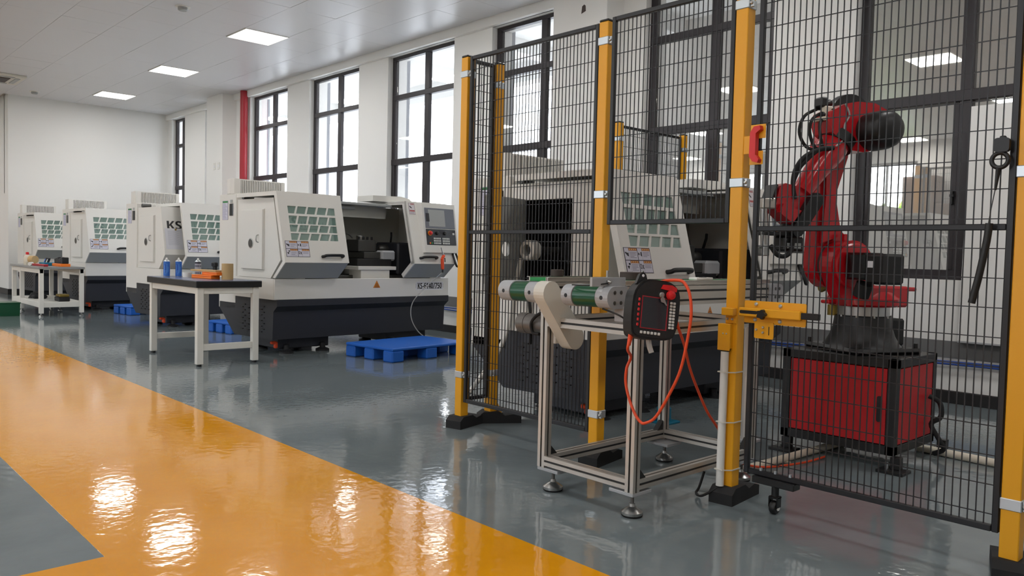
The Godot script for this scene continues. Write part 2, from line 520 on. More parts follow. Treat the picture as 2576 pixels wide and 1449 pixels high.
func room():
	var fl = struct("floor")
	part("slab", mb().bx(Vector3(-27, -0.3, -7.3), Vector3(6.3, 0, 7.8)), M.epoxy_grey, fl)
	part("painted_lane", mb().bx(Vector3(-27, 0, -2.137), Vector3(6.2, 0.0016, -0.863)), M.epoxy_yellow, fl, "yellow painted lane on the grey floor")
	part("painted_lane", mb().bx(Vector3(-3.03, 0, -0.863), Vector3(-1.75, 0.0016, 7.5)), M.epoxy_yellow, fl)
	# window wall: sill wall, pilasters, columns, beam
	var w = struct("wall_north")
	var s = mb()
	s.bx(Vector3(-19.7, 0, -7.3), Vector3(6.3, 0.99, WALL))
	var x = -19.7
	for o in OPENINGS:
		s.bx(Vector3(x, 0.99, -7.3), Vector3(o[0], 4.3, WALL))
		s.bx(Vector3(o[0], 4.07, -7.3), Vector3(o[1], 4.3, WALL))
		x = o[1]
	s.bx(Vector3(x, 0.99, -7.3), Vector3(6.3, 4.3, WALL))
	part("wall_body", s, M.plaster, w)
	part("column", mb().bx(Vector3(-16.55, 0, WALL - 0.1), Vector3(-15.76, 4.25, -6.66), 0.004), M.plaster, w)
	part("column", mb().bx(Vector3(-6.545, 0, WALL - 0.1), Vector3(-5.737, 4.25, -6.66), 0.004), M.plaster, w)
	part("column", mb().bx(Vector3(3.45, 0, WALL - 0.1), Vector3(4.25, 4.25, -6.66), 0.004), M.plaster, w)
	for b in [[-19.7, -16.55], [-15.76, -6.545], [-5.737, 3.45]]:
		part("beam", mb().bx(Vector3(b[0], 4.07, WALL - 0.02), Vector3(b[1], 4.3, BEAM), 0.003), M.plaster, w)
	part("wall_scar", mb().prism([Vector2(-0.03, -0.05), Vector2(0.035, -0.03), Vector2(0.03, 0.03), Vector2(0.01, 0.045), Vector2(-0.02, 0.03)], Vector3(-6.08, 3.86, -6.662), Vector3.RIGHT, Vector3.UP, Vector3.BACK, 0, 0.004), M.brown_steel, w, "patch of broken plaster on the column")
	# grey painted dado line and black skirting
	for b in [[-19.7, -16.55], [-15.76, -6.545], [-5.737, 6.2]]:
		part("ledge", mb().bx(Vector3(b[0], 0.365, WALL), Vector3(b[1], 0.5, WALL + 0.012), 0.002), M.stone_sill, w, "grey band along the wall")
	var sk = struct("baseboard_north")
	for b in [[-19.7, -16.55], [-15.76, -6.545], [-5.737, 6.2]]:
		part("board", mb().bx(Vector3(b[0], 0, WALL), Vector3(b[1], 0.1, WALL + 0.018), 0.003), M.skirting, sk)
	# far wall with a step back, other walls out of view
	w = struct("wall_west")
	part("wall_body", mb().bx(Vector3(-19.95, 0, -7.3), Vector3(-19.55, 4.3, -3.68)), M.plaster, w)
	part("wall_return", mb().bx(Vector3(-27, 0, -4.0), Vector3(-19.9, 4.3, -3.68)), M.plaster, w)
	part("wall_end", mb().bx(Vector3(-27.3, 0, -4.0), Vector3(-27, 4.3, 7.8)), M.plaster, w)
	sk = struct("baseboard_west")
	part("board", mb().bx(Vector3(-19.55, 0, WALL), Vector3(-19.532, 0.12, -3.662), 0.003), M.skirting, sk)
	part("board", mb().bx(Vector3(-27, 0, -3.68), Vector3(-19.532, 0.12, -3.662), 0.003), M.skirting, sk)
	w = struct("wall_east")
	part("wall_body", mb().bx(Vector3(6.2, 0, -7.3), Vector3(6.5, 4.3, 7.8)), M.plaster, w)
	w = struct("wall_south")
	s = mb()
	x = -27.0
	for o in SOUTH:
		s.bx(Vector3(x, 0, 7.5), Vector3(o[0], 4.3, 7.8))
		s.bx(Vector3(o[0], 3.75, 7.5), Vector3(o[1], 4.3, 7.8))
		s.bx(Vector3(o[0], 0, 7.5), Vector3(o[1], 1.9, 7.8))
		x = o[1]
	s.bx(Vector3(x, 0, 7.5), Vector3(6.3, 4.3, 7.8))
	part("wall_body", s, M.plaster, w)
	# ceiling: metal tiles, each its own panel where the picture shows it
	var ce = struct("ceiling")
	part("slab", mb().bx(Vector3(-27, CEIL + 0.05, -7.3), Vector3(6.3, CEIL + 0.3, 7.8)), M.ceiling_void, ce)
	rng.seed = 4
	var tile = mb().box(Vector3(0, 0.01, 0), Vector3(TILE - 0.0012, 0.024, TILE - 0.0012), 0.002).done()
	var rest = mb()
	for i in range(-25, 26):
		for j in range(0, 22):
			var cx = -10.85 - TILE * 0.5 + TILE * i
			var cz = BEAM + TILE * 0.5 + 0.005 + TILE * j
			if cx < -26.8 or cx > 6.0 or cz > 7.3: continue
			if cx < -19.6 and cz < -3.9: continue
			var lamp = false
			for r in 4:
				for c in range(-2, 7):
					if absf(cx - (-17.78 + c * 3.3)) < 0.3 and absf(cz - (-5.24 + r * 3.96)) < 0.34: lamp = true
			if lamp: continue
			if cx < -5.0 and cx > -20.0 and cz < -0.9 and cz - 0.42 * cx < 4.2:
				var t = part("ceiling_tile", tile, M.ceiling_tile, ce)
				t.position = Vector3(cx, CEIL, cz)
				t.rotation = Vector3(rng.randfn() * 0.0022, 0, rng.randfn() * 0.0022)
			else:
				rest.box(Vector3(cx, CEIL + 0.01, cz), Vector3(TILE - 0.0012, 0.024, TILE - 0.0012), 0.002)
	part("ceiling_tiles_beyond", rest, M.ceiling_tile, ce).set_meta("kind", "stuff")
	windows()
	fixtures()
	outside()

const SOUTH := [[-13.2, -11.6], [-9.6, -8.0], [-3.0, -1.4]]

func windows():
	var n = 0
	for o in OPENINGS:
		n += 1
		var w = struct("window_%d" % n)
		var a = o[0]; var b = o[1]
		var z = -7.035
		var mid = (a + b) * 0.5 + 0.07
		var fr = M.bronze_frame
		for v in [[a, a + 0.085], [mid - 0.05, mid + 0.05], [b - 0.085, b]]:
			part("mullion", mb().bx(Vector3(v[0], 0.99, z - 0.06), Vector3(v[1], 4.07, z), 0.004), fr, w)
		for v in [[0.99, 1.07], [2.43, 2.52], [3.415, 3.49], [4.02, 4.07]]:
			part("transom", mb().bx(Vector3(a + 0.01, v[0], z - 0.065), Vector3(b - 0.01, v[1], z + (0.012 if v[0] < 3 else 0.006)), 0.004), fr, w)
		for c in [[a + 0.085, mid - 0.05], [mid + 0.05, b - 0.085]]:
			for r in [[1.07, 2.43], [2.52, 3.415], [3.49, 4.02]]:
				part("pane", mb().bx(Vector3(c[0], r[0], z - 0.034), Vector3(c[1], r[1], z - 0.028)), M.coated_glass, w)
		# dark casement edge inside the opening light and its latch
		part("casement", mb().bx(Vector3(a + 0.085, 1.07, z - 0.05), Vector3(a + 0.115, 2.43, z - 0.012), 0.003).bx(Vector3(mid - 0.09, 1.07, z - 0.05), Vector3(mid - 0.05, 2.43, z - 0.012), 0.003), fr, w)
		part("latch", mb().bx(Vector3(mid - 0.085, 1.6, z - 0.012), Vector3(mid - 0.06, 1.72, z + 0.02), 0.004).bx(Vector3(mid - 0.085, 1.66, z + 0.02), Vector3(mid - 0.05, 1.685, z + 0.032), 0.004), M.black, w)
	for o in SOUTH:
		n += 1
		var w = struct("window_%d" % n)
		for v in [[o[0], o[0] + 0.07], [(o[0] + o[1]) / 2 - 0.035, (o[0] + o[1]) / 2 + 0.035], [o[1] - 0.07, o[1]]]:
			part("mullion", mb().bx(Vector3(v[0], 1.9, 7.58), Vector3(v[1], 3.75, 7.64), 0.004), M.bronze_frame, w)
		for v in [[1.9, 1.97], [3.68, 3.75]]:
			part("transom", mb().bx(Vector3(o[0], v[0], 7.575), Vector3(o[1], v[1], 7.645), 0.004), M.bronze_frame, w)

func fixtures():
	var t = thing("fire_pipe", "red vertical fire water pipe beside the far white column", "pipe", Vector3(-15.19, 0, -6.85))
	part("pipe", mb().cyl(Vector3(0, 0, 0), Vector3(0, 4.18, 0), 0.072, 24), M.pipe_red, t)
	part("floor_collar", mb().lathe([Vector2(0.09, 0), Vector2(0.09, 0.02), Vector2(0.074, 0.03)], Vector3.ZERO), M.pipe_red, t)
	# cassette air conditioner in the ceiling
	t = thing("ceiling_air_conditioner", "square white cassette air conditioner with slatted grille in the ceiling", "air conditioner", Vector3(-17.55, CEIL, -3.05))
	part("panel", mb().box(Vector3(0, -0.02, 0), Vector3(0.95, 0.045, 0.95), 0.012), M.off_white, t)
	part("grille", mb().box(Vector3(0, -0.048, 0), Vector3(0.5, 0.014, 0.5), 0.004), M.brown_steel, t)
	for k in 4:
		part("louvre", mb().box(Vector3(0, -0.046, 0.36).rotated(Vector3.UP, k * PI / 2), Vector3(0.6, 0.012, 0.08), 0.004, Basis(Vector3.UP, k * PI / 2)), M.cream_grey, t)
	for p in [[Vector3(-10.53, CEIL, -3.92), "in front of the row of lamps"], [Vector3(-18.67, CEIL, -3.98), "near the far wall"]]:
		t = thing("smoke_detector", "small round white smoke detector on the ceiling " + p[1], "detector", p[0])
		part("base", mb().lathe([Vector2(0.09, -0.012), Vector2(0.095, 0.0)], Vector3.ZERO, Vector3.UP, 20), M.white_plastic, t)
		part("head", mb().lathe([Vector2(0.045, -0.055), Vector2(0.06, -0.045), Vector2(0.06, -0.012)], Vector3.ZERO, Vector3.UP, 20), M.cream_grey, t)
	for k in 2:
		t = thing("wall_socket", "small white wall socket plate on the far column", "socket", Vector3(-16.123 + 0.21 * k, 2.75, -6.66), 0.0, "socket plates on the far column")
		part("plate", mb().box(Vector3(0, 0, 0.006), Vector3(0.09, 0.14, 0.012), 0.004), M.white_plastic, t)
		part("insert", mb().box(Vector3(0, 0, 0.013), Vector3(0.05, 0.05, 0.005), 0.002), M.paper, t)
	# blue air hoses lying along the wall
	t = thing("air_hose", "two blue air hoses running along the wall below the grey band", "hose", Vector3(-5, 0.33, WALL + 0.03))
	for k in 2:
		var pts = []
		for i in 56: pts.append(Vector3(-14.6 + 0.37 * i, 0.337 - 0.022 * k + 0.006 * sin(i * 1.3 + k), WALL + 0.026 + 0.012 * k))
		wpart("hose", mb().tube(pts, 0.009, 6), M.blue_hose, t)

func outside():
	var t = thing("courtyard_ground", "pale concrete ground outside the windows", "ground", Vector3(-8, -0.15, -30))
	part("surface", mb().bx(Vector3(-70, -0.2, -40), Vector3(40, 0, 22.6)), M.concrete, t)
	t = thing("yard_ground", "pale concrete ground behind the rear windows", "ground", Vector3(-8, -0.15, 30))
	part("surface", mb().bx(Vector3(-70, -0.2, -22.1), Vector3(40, 0, 30)), M.concrete, t)
	# canopy over the walk outside the windows, with cross beams
	t = thing("walkway_canopy", "white canopy soffit with cross beams over the walk outside the windows", "canopy", Vector3(-9, 4.5, -8.4))
	part("soffit", mb().bx(Vector3(-16, 0, -1.4), Vector3(16, 0.15, 1.1)), M.plaster, t)
	part("edge_beam", mb().bx(Vector3(-16, -0.35, -1.6), Vector3(16, 0.2, -1.35)), M.plaster, t)
	for k in 13: part("cross_beam", mb().bx(Vector3(-15 + 2.43 * k, -0.22, -1.4), Vector3(-14.8 + 2.43 * k, 0.01, 1.1)), M.plaster, t)
	# outer brick jambs of the openings
	var i = 0
	for o in OPENINGS:
		i += 1
		if i > 6: break
		var w = struct("trim_%d" % i)
		for side in [o[0] - 0.3, o[1]]:
			part("jamb", mb().bx(Vector3(side, 0, -7.36), Vector3(side + 0.3, 4.3, -7.3)), M.brick_grey, w)
	t = thing("neighbouring_wall", "plain beige wall of the neighbouring building beyond the right windows", "building", Vector3(0, 0, -9.6))
	part("wall_body", mb().bx(Vector3(-7.6, -0.2, -0.4), Vector3(12, 7.0, 0)), M.neighbour, t)
	# what the half-mirrored panes reflect from the far side of the hall
	for k in 3:
		t = thing("wooden_cabinet", "tall brown wooden cabinet against the rear wall", "cabinet", Vector3([-7.75, -6.93, -9.05][k], 0, 7.2), PI, "wooden cabinets against the rear wall")
		var hgt = [3.3, 2.6, 2.2][k]
		part("body", mb().bx(Vector3(-0.4, 0.06, -0.25), Vector3(0.4, hgt, 0.25), 0.006), M.wood, t)
		for d in 2: part("door", mb().bx(Vector3(-0.39 + d * 0.395, 0.1, 0.25), Vector3(-0.005 + d * 0.395, hgt - 0.04, 0.268), 0.004), M.wood, t)
		part("plinth", mb().bx(Vector3(-0.38, 0, -0.24), Vector3(0.38, 0.06, 0.22)), M.skirting, t)
	t = thing("garden_bush", "bright green bush outside the rear window", "bush", Vector3(-9.2, -0.15, 10.4))
	rng.seed = 21
	var lv = mb()
	for k in 2600:
		var p = Vector3(rng.randfn() * 1.1, 2.15 + rng.randfn() * 0.6, rng.randfn() * 0.5)
		if p.y < 0.1 or p.y > 3.05 + 0.2 * sin(p.x * 3.0): continue
		var n = Vector3(rng.randfn(), rng.randfn(), rng.randfn()).normalized()
		var u = n.cross(Vector3.UP).normalized() * 0.07
		var v = n.cross(u).normalized() * 0.11
		lv.quad(p - u, p - v, p + u, p + v, n)
	part("foliage", lv, M.leaf, t)
	part("stem", mb().cyl(Vector3(0, 0, 0), Vector3(0, 1.6, 0), 0.05, 8), M.wood, t)

# ---------------------------------------------------------------- CNC lathe
# local axes: x along the bed from the headstock end, y up, z out of the front face
func V(x, y, z) -> Vector3: return Vector3(x, y, z)

# profile (z, y) extruded along x
func prof_x(b, poly: Array, x0: float, x1: float):
	return b.prism(poly, Vector3.ZERO, Vector3(0, 0, 1), Vector3.UP, Vector3.RIGHT, x0, x1)

# a sheet between two profile points, thickness t inwards, from x0 to x1
func sheet(b, p: Vector2, q: Vector2, x0: float, x1: float, t: float):
	var d = (q - p).normalized()
	var n = Vector2(d.y, -d.x) * t
	return prof_x(b, [p, q, q + n, p + n], x0, x1)

func cnc_lathe(label: String, at: Vector3, deg: float, slide := 0.0, open_end := false) -> Node3D:
	var t = thing("cnc_lathe", label, "lathe", at, deg_to_rad(90.0 + deg), "row of lathes along the windows")
	var cream = M.cream
	# base casting with a stepped front, rear-bottom chamfer and end louvres
	var base_prof = [Vector2(0, 0.583), Vector2(0, 0.515), Vector2(-0.075, 0.455), Vector2(-0.09, 0.16), Vector2(-0.94, 0.15), Vector2(-1.3, 0.43), Vector2(-1.3, 0.5), Vector2(-0.916, 0.5), Vector2(-0.916, 0.583)]
	part("base", prof_x(mb(), base_prof, 0.03, 2.36), M.charcoal, t)
	var lv = mb()
	for r in 10:
		for c in 4:
			var z = -0.78 + c * 0.14 + (0.05 if r % 2 else 0.0)
			lv.bx(V(0.018, 0.225 + r * 0.03, z), V(0.0315, 0.233 + r * 0.03, z + 0.055))
	part("louvres", lv, M.black, t).set_meta("kind", "stuff")
	for px in [0.16, 1.55]:
		part("plinth", mb().bx(V(px, 0.045, -0.75), V(px + 0.62, 0.16, -0.2), 0.01), M.charcoal, t)
		for dx in [0.08, 0.52]:
			for z in [-0.17, -0.72]:
				part("levelling_pad", mb().lathe([Vector2(0.075, 0), Vector2(0.075, 0.02), Vector2(0.03, 0.04), Vector2(0.03, 0.09)], V(px + dx, 0, z), Vector3.UP, 14), M.dark, t)
	part("lifting_hook", mb().bx(V(0.1, 0.06, -0.2), V(0.135, 0.13, -0.16), 0.008).bx(V(0.06, 0.105, -0.2), V(0.12, 0.135, -0.16), 0.008), M.orange_cable, t, "orange hook under the base")
	# chip pan band
	part("chip_pan", mb().bx(V(0, 0.583, -0.915), V(2.355, 0.80, -0.86)).bx(V(0, 0.583, -0.03), V(2.355, 0.80, 0.0), 0.004).bx(V(0, 0.583, -0.86), V(0.02, 0.80, -0.03)).bx(V(2.335, 0.583, -0.86), V(2.355, 0.80, -0.03)).bx(V(0.02, 0.69, -0.86), V(2.335, 0.72, -0.03)), cream, t)
	part("nameplate", mb().prism(round_rect(0.43, 0.098, 0.014, 2), V(2.055, 0.706, 0.0), Vector3.RIGHT, Vector3.UP, Vector3.BACK, 0, 0.002), M.paper, t)
	part("nameplate_border", mb().bx(V(1.855, 0.738, 0.002), V(2.255, 0.741, 0.003)).bx(V(1.855, 0.671, 0.002), V(2.255, 0.674, 0.003)).bx(V(1.845, 0.68, 0.002), V(1.848, 0.732, 0.003)).bx(V(2.262, 0.68, 0.002), V(2.265, 0.732, 0.003)), M.dark, t)
	var tx = part("model_lettering", text_mesh("KS-6140/750", 0.092), M.black, t)
	tx.position = V(2.055, 0.706, 0.003)
	tx.scale = Vector3(0.72, 1, 1)
	part("warning_triangle", triangle_card(V(1.275, 0.735, 0.001), 0.1, 0.085), M.print_triangle, t, "orange warning triangle")
	# headstock enclosure
	var head = [Vector2(-0.178, 0.80), Vector2(0.024, 0.995), Vector2(-0.13, 1.643), Vector2(-0.92, 1.643), Vector2(-0.92, 0.80)]
	if open_end:
		# end wall with an open door, dark gear bay behind
		part("headstock_cover", prof_x(mb(), head, 0.42, 0.72), cream, t)
		var fr = mb()
		prof_x(fr, [Vector2(-0.92, 0.80), Vector2(-0.79, 0.80), Vector2(-0.79, 1.643), Vector2(-0.92, 1.643)], 0.05, 0.42)
		prof_x(fr, [Vector2(-0.31, 0.80), Vector2(-0.178, 0.80), Vector2(0.024, 0.995), Vector2(-0.13, 1.643), Vector2(-0.31, 1.643)], 0.05, 0.42)
		prof_x(fr, [Vector2(-0.79, 1.525), Vector2(-0.31, 1.525), Vector2(-0.31, 1.643), Vector2(-0.79, 1.643)], 0.05, 0.42)
		prof_x(fr, [Vector2(-0.79, 0.80), Vector2(-0.31, 0.80), Vector2(-0.31, 0.888), Vector2(-0.79, 0.888)], 0.05, 0.42)
		part("end_wall", fr, cream, t)
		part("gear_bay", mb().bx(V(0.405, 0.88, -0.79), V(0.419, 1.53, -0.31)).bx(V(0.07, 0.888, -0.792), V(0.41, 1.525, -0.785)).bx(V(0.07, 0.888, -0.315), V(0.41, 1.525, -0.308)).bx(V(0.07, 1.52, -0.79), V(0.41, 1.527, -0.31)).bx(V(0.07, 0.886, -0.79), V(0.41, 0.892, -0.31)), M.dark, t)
		part("belt_pulley", mb().lathe([Vector2(0.03, -0.02), Vector2(0.1, 0), Vector2(0.085, 0.03), Vector2(0.1, 0.06), Vector2(0.1, 0.1)], V(0.36, 1.17, -0.5), V(-1, 0, 0), 28), M.black, t)
		part("belt_pulley", mb().lathe([Vector2(0.03, 0), Vector2(0.075, 0), Vector2(0.06, 0.03), Vector2(0.075, 0.06)], V(0.36, 1.17, -0.36), V(-1, 0, 0), 24), M.dark, t)
		part("drive_belt", mb().tube([V(0.33, 1.27, -0.5), V(0.33, 1.42, -0.56), V(0.33, 1.45, -0.6)], 0.012, 6), M.rubber, t)
		part("lubrication_block", mb().bx(V(0.25, 0.98, -0.42), V(0.32, 1.06, -0.37), 0.005).bx(V(0.27, 0.93, -0.41), V(0.31, 0.98, -0.38), 0.004), M.cast, t)
		# spindle end tube with the cable pipe dropping to the floor
		var sp = mb()
		sp.lathe([Vector2(0.042, -0.05), Vector2(0.062, -0.05), Vector2(0.072, -0.04), Vector2(0.072, 0.032), Vector2(0.064, 0.04), Vector2(0.042, 0.04)], V(0.0, 1.165, -0.655), V(-1, 0, 0), 28, false)
		sp.lathe([Vector2(0.042, 0.04), Vector2(0.042, -0.05)], V(0.0, 1.165, -0.655), V(-1, 0, 0), 28, false)
		part("spindle_tube", sp, M.white_plastic, t, "white ring on the spindle end")
		part("spindle_bore", mb().cyl(V(0.4, 1.165, -0.655), V(0.0, 1.165, -0.655), 0.03, 16), M.cast, t)
		part("drain_pipe", mb().tube(spline([V(-0.08, 1.10, -0.665), V(-0.05, 0.95, -0.74), V(-0.02, 0.84, -0.80), V(-0.04, 0.6, -0.83), V(-0.10, 0.38, -0.9), V(-0.3, 0.05, -1.03)], 6), 0.018, 10), M.white_plastic, t, "white hose dropping from the spindle end to the floor")
		part("power_cable", mb().tube(spline([V(0.1, 0.97, -0.6), V(-0.02, 0.86, -0.62), V(0.0, 0.7, -0.64), V(0.03, 0.5, -0.66)], 5), 0.012, 8), M.rubber, t)
		# the opened cover, hinged at the rear edge; its grey paints in the shade
		var d = Node3D.new()
		d.name = "end_door"
		t.add_child(d)
		d.position = V(0.05, 0, -0.79)
		d.rotation.y = deg_to_rad(-76.0)
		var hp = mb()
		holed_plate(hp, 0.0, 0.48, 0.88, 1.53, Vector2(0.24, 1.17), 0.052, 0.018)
		var dd = part("door_panel", hp, M.cream_grey, t, "opened cover with a round hole, its shade painted in as grey")
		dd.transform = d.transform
		t.remove_child(d)
		d.free()
		var bl = mb()
		for q in [[0.1, 1.27], [0.37, 1.27], [0.1, 1.04], [0.37, 1.04]]: bl.lathe([Vector2(0.011, -0.002), Vector2(0.011, 0.028)], V(0.01, q[1], q[0]), Vector3(-1, 0, 0), 8)
		var bb = part("door_bolts", bl, M.black, t)
		bb.transform = dd.transform
		part("switch_box", mb().bx(V(0.02, 1.3, -0.84), V(0.06, 1.43, -0.8), 0.004), M.black, t)
	else:
		part("headstock_cover", prof_x(mb(), head, 0.05, 0.72), cream, t)
		part("end_door", mb().bx(V(0.022, 0.888, -0.785), V(0.05, 1.525, -0.315), 0.004), cream, t)
		part("door_gap", mb().bx(V(0.04, 0.883, -0.79), V(0.051, 1.53, -0.31)), cream, t)
		part("inspection_window", mb().lathe([Vector2(0.055, 0), Vector2(0.055, 0.004), Vector2(0.046, 0.006)], V(0.024, 1.165, -0.562), V(-1, 0, 0), 24), M.steel, t)
		part("window_pane", mb().lathe([Vector2(0.045, 0), Vector2(0.043, 0.008)], V(0.024, 1.165, -0.562), V(-1, 0, 0), 24), M.cast, t)
		part("door_handle", mb().tube(spline([V(0.024, 1.255, -0.396), V(0.0, 1.245, -0.396), V(-0.004, 1.215, -0.396), V(0.0, 1.185, -0.396), V(0.024, 1.175, -0.396)], 4), 0.006, 8), M.steel, t, "small chrome bow handle")
	# rear electrical cabinet and finned cooler on top
	part("electrical_cabinet", mb().bx(V(0.03, 0.43, -1.32), V(1.3, 1.71, -0.92), 0.006), cream, t)
	part("cooler_body", mb().bx(V(0.03, 1.71, -1.14), V(0.65, 1.88, -1.05), 0.005), cream, t)
	var fins = mb()
	for k in 24: fins.bx(V(0.115 + k * 0.021, 1.722, -1.05), V(0.126 + k * 0.021, 1.868, -0.966))
	fins.bx(V(0.03, 1.71, -1.05), V(0.108, 1.88, -0.966)).bx(V(0.612, 1.71, -1.05), V(0.65, 1.88, -0.966)).bx(V(0.108, 1.868, -1.05), V(0.612, 1.88, -0.966)).bx(V(0.108, 1.71, -1.05), V(0.612, 1.722, -0.966))
	part("cooler_grille", fins, cream, t, "row of upright cooling fins")
	part("roof_motor", mb().cyl(V(0.08, 1.675, -0.86), V(0.2, 1.675, -0.86), 0.028, 14), M.cast, t)
	part("notice_sticker", card(V(0.029, 1.53, -1.176), Vector3(0, 0, 1), Vector3.UP, 0.135, 0.214), M.print_notice, t, "tall notice with green heading")
	part("meter_window", mb().bx(V(0.022, 1.468, -1.065), V(0.031, 1.602, -0.984), 0.003), M.black_gloss, t)
	part("meter_label", mb().bx(V(0.026, 1.61, -1.055), V(0.031, 1.645, -1.0)), M.cream_grey, t)
	# back wall, roof and fascia of the working space
	part("back_wall", mb().bx(V(0.72, 0.80, -0.92), V(2.3, 1.66, -0.88)), M.inner, t)
	part("roof", mb().bx(V(0.70, 1.635, -0.90), V(1.66, 1.665, -0.24), 0.004), M.cream_grey, t)
	part("fascia", mb().bx(V(0.72, 1.50, -0.42), V(1.68, 1.635, -0.40)), M.inner, t)
	part("cable_carrier", mb().bx(V(1.18, 0.98, -0.875), V(1.28, 1.5, -0.83), 0.01), M.black, t)
	part("work_light", mb().bx(V(0.85, 1.585, -0.39), V(1.2, 1.625, -0.33), 0.008), M.cream_grey, t)
	part("roof_box", mb().prism([Vector2(1.42, 1.70), Vector2(2.02, 1.70), Vector2(1.96, 1.755), Vector2(1.82, 1.775), Vector2(1.42, 1.765)], Vector3.ZERO, Vector3.RIGHT, Vector3.UP, Vector3.BACK, -0.62, -0.3), cream, t)
	# sliding door: bent sheet with a glazed upper field
	var T = Vector2(0.032, 1.703)
	var K = Vector2(0.226, 0.976)
	var B = Vector2(0.025, 0.808)
	var s = slide
	var W = 0.74
	var up = func(y): return T.lerp(K, (T.y - y) / (T.y - K.y))
	var door = mb()
	sheet(door, T, up.call(1.556), s, s + W, 0.018)
	sheet(door, up.call(1.206), K, s, s + W, 0.018)
	sheet(door, up.call(1.556), up.call(1.206), s, s + 0.093, 0.018)
	sheet(door, up.call(1.556), up.call(1.206), s + 0.652, s + W, 0.018)
	door.bx(V(s, 1.675, -0.82), V(s + W, 1.703, 0.03))
	part("sliding_door", door, cream, t)
	var low = mb()
	sheet(low, K, B, s, s + W, 0.018)
	part("door_lower_panel", low, M.cream_grey, t, "grey lower panel folded inwards")
	var edge = mb()
	var Ti = Vector2(-0.01, 1.66); var Ki = Vector2(0.172, 0.985); var Bi = Vector2(-0.02, 0.815)
	prof_x(edge, [T, K, Ki, Ti], s - 0.012, s)
	prof_x(edge, [K, B, Bi, Ki], s - 0.012, s)
	prof_x(edge, [Vector2(-0.82, 1.703), T, Ti, Vector2(-0.82, 1.66)], s - 0.012, s)
	part("door_edge", edge, cream, t)
	part("door_edge", prof_x(mb(), [T, K, Ki, Ti], s + W, s + W + 0.01), cream, t)
	var bars = mb()
	var rows = [[1.556, 1.479], [1.456, 1.374], [1.363, 1.291], [1.275, 1.206]]
	for k in 3: sheet(bars, up.call(rows[k][1]), up.call(rows[k + 1][0]), s + 0.09, s + 0.655, 0.012)
	var n = Vector3(0, K.x - T.x, T.y - K.y).normalized()   # outward normal of the glazed field
	var ey = Vector3(0, T.y - K.y, T.x - K.x).normalized()
	var xs = [0.093, 0.202, 0.325, 0.443, 0.568, 0.652]
	for r in rows:
		var h = (r[0] - r[1]) / ey.y
		var o = V(s, r[1], up.call(r[1]).x)
		for k in 5:
			var a = xs[k] + (0.01 if k else 0.0)
			var b2 = xs[k + 1] - (0.01 if k < 4 else 0.0)
			var la = 0.03 if k else 0.0
			var lb = 0.03 if k < 4 else 0.0
			if k: bars.prism([Vector2(xs[k] - 0.01 - 0.03, 0), Vector2(xs[k] + 0.01 - 0.03, 0), Vector2(xs[k] + 0.01, h), Vector2(xs[k] - 0.01, h)], o, Vector3.RIGHT, ey, n, -0.012, 0.0)
			part("pane", mb().prism([Vector2(a - la, 0), Vector2(b2 - lb, 0), Vector2(b2, h), Vector2(a, h)], o, Vector3.RIGHT, ey, n, -0.012, -0.008), M.door_glass, t)
	part("glazing_bars", bars, cream, t)
	part("warning_sticker", card(V(s + 0.148, 1.115, up.call(1.115).x + 0.001), Vector3.RIGHT, ey, 0.27, 0.168), M.print_warning, t, "four-field warning sticker")
	var hz = up.call(1.05).x
	part("pull_handle", mb().tube(spline([V(s + 0.43, 1.04, hz), V(s + 0.435, 1.045, hz + 0.035), V(s + 0.47, 1.055, hz + 0.045), V(s + 0.63, 1.057, hz + 0.045), V(s + 0.665, 1.05, hz + 0.035), V(s + 0.67, 1.04, hz)], 4), 0.016, 10), M.black, t, "black plastic pull handle")
	# fixed lettering on the front of the headstock cover
	var hd = Vector3(0, 1.643 - 0.995, -0.13 - 0.024).normalized()
	var hn = Vector3.RIGHT.cross(hd)
	var on_head = func(x, y): return V(x, y, 0.024 + (y - 0.995) / 0.648 * -0.154) + hn * 0.001
	tx = part("maker_lettering", text_mesh("KS", 0.155), M.black, t)
	tx.transform = Transform3D(Basis(Vector3.RIGHT, hd, hn), on_head.call(0.205, 1.395))
	tx.scale = Vector3(1.25, 1, 1)
	var sub = mb()
	rng.seed = 12
	for k in 22:
		var sx = 0.33 + (k / 4) * 0.052 + rng.randf() * 0.014
		var p0 = on_head.call(sx, 1.36 + rng.randf() * 0.05)
		sub.box(p0, Vector3(0.03 if k % 2 else 0.006, 0.007 if k % 2 else 0.05, 0.002), 0, Basis(Vector3.RIGHT, hd, hn))
	for k in 14: sub.box(on_head.call(0.33 + k * 0.018, 1.325), Vector3(0.012, 0.016, 0.002), 0, Basis(Vector3.RIGHT, hd, hn))
	part("lettering_strokes", sub, M.dark, t)
	if slide > 0.1:
		part("job_sheet", card(on_head.call(0.19, 1.21), Vector3.RIGHT, hd, 0.23, 0.29) , M.print_sheet, t, "typed sheet taped to the cover")
		part("sheet_magnet", mb().cyl(on_head.call(0.22, 1.335), on_head.call(0.22, 1.335) + hn * 0.012, 0.013, 12), M.brass, t)
	# tailstock guard with control panel
	var g = mb()
	sheet(g, T, K, 1.63, 2.26, 0.018)
	sheet(g, T, K, 1.63, 1.648, 0.055)
	sheet(g, K, B, 1.63, 1.648, 0.05)
	g.bx(V(1.63, 1.675, -0.9), V(2.26, 1.703, 0.03))
	g.bx(V(1.63, 1.66, -0.3), V(1.66, 1.69, 0.01))
	prof_x(g, [T, K, B, Vector2(-0.9, 0.808), Vector2(-0.9, 1.703)], 2.245, 2.26)
	part("tailstock_guard", g, cream, t)
	low = mb()
	sheet(low, K, B, 1.648, 2.26, 0.018)
	part("guard_lower_panel", low, M.cream_grey, t)
	var cp = mb()
	prof_x(cp, [Vector2(0.14, 1.69), Vector2(0.236, 1.11), Vector2(0.1, 1.09), Vector2(-0.02, 1.69)], 1.79, 2.3)
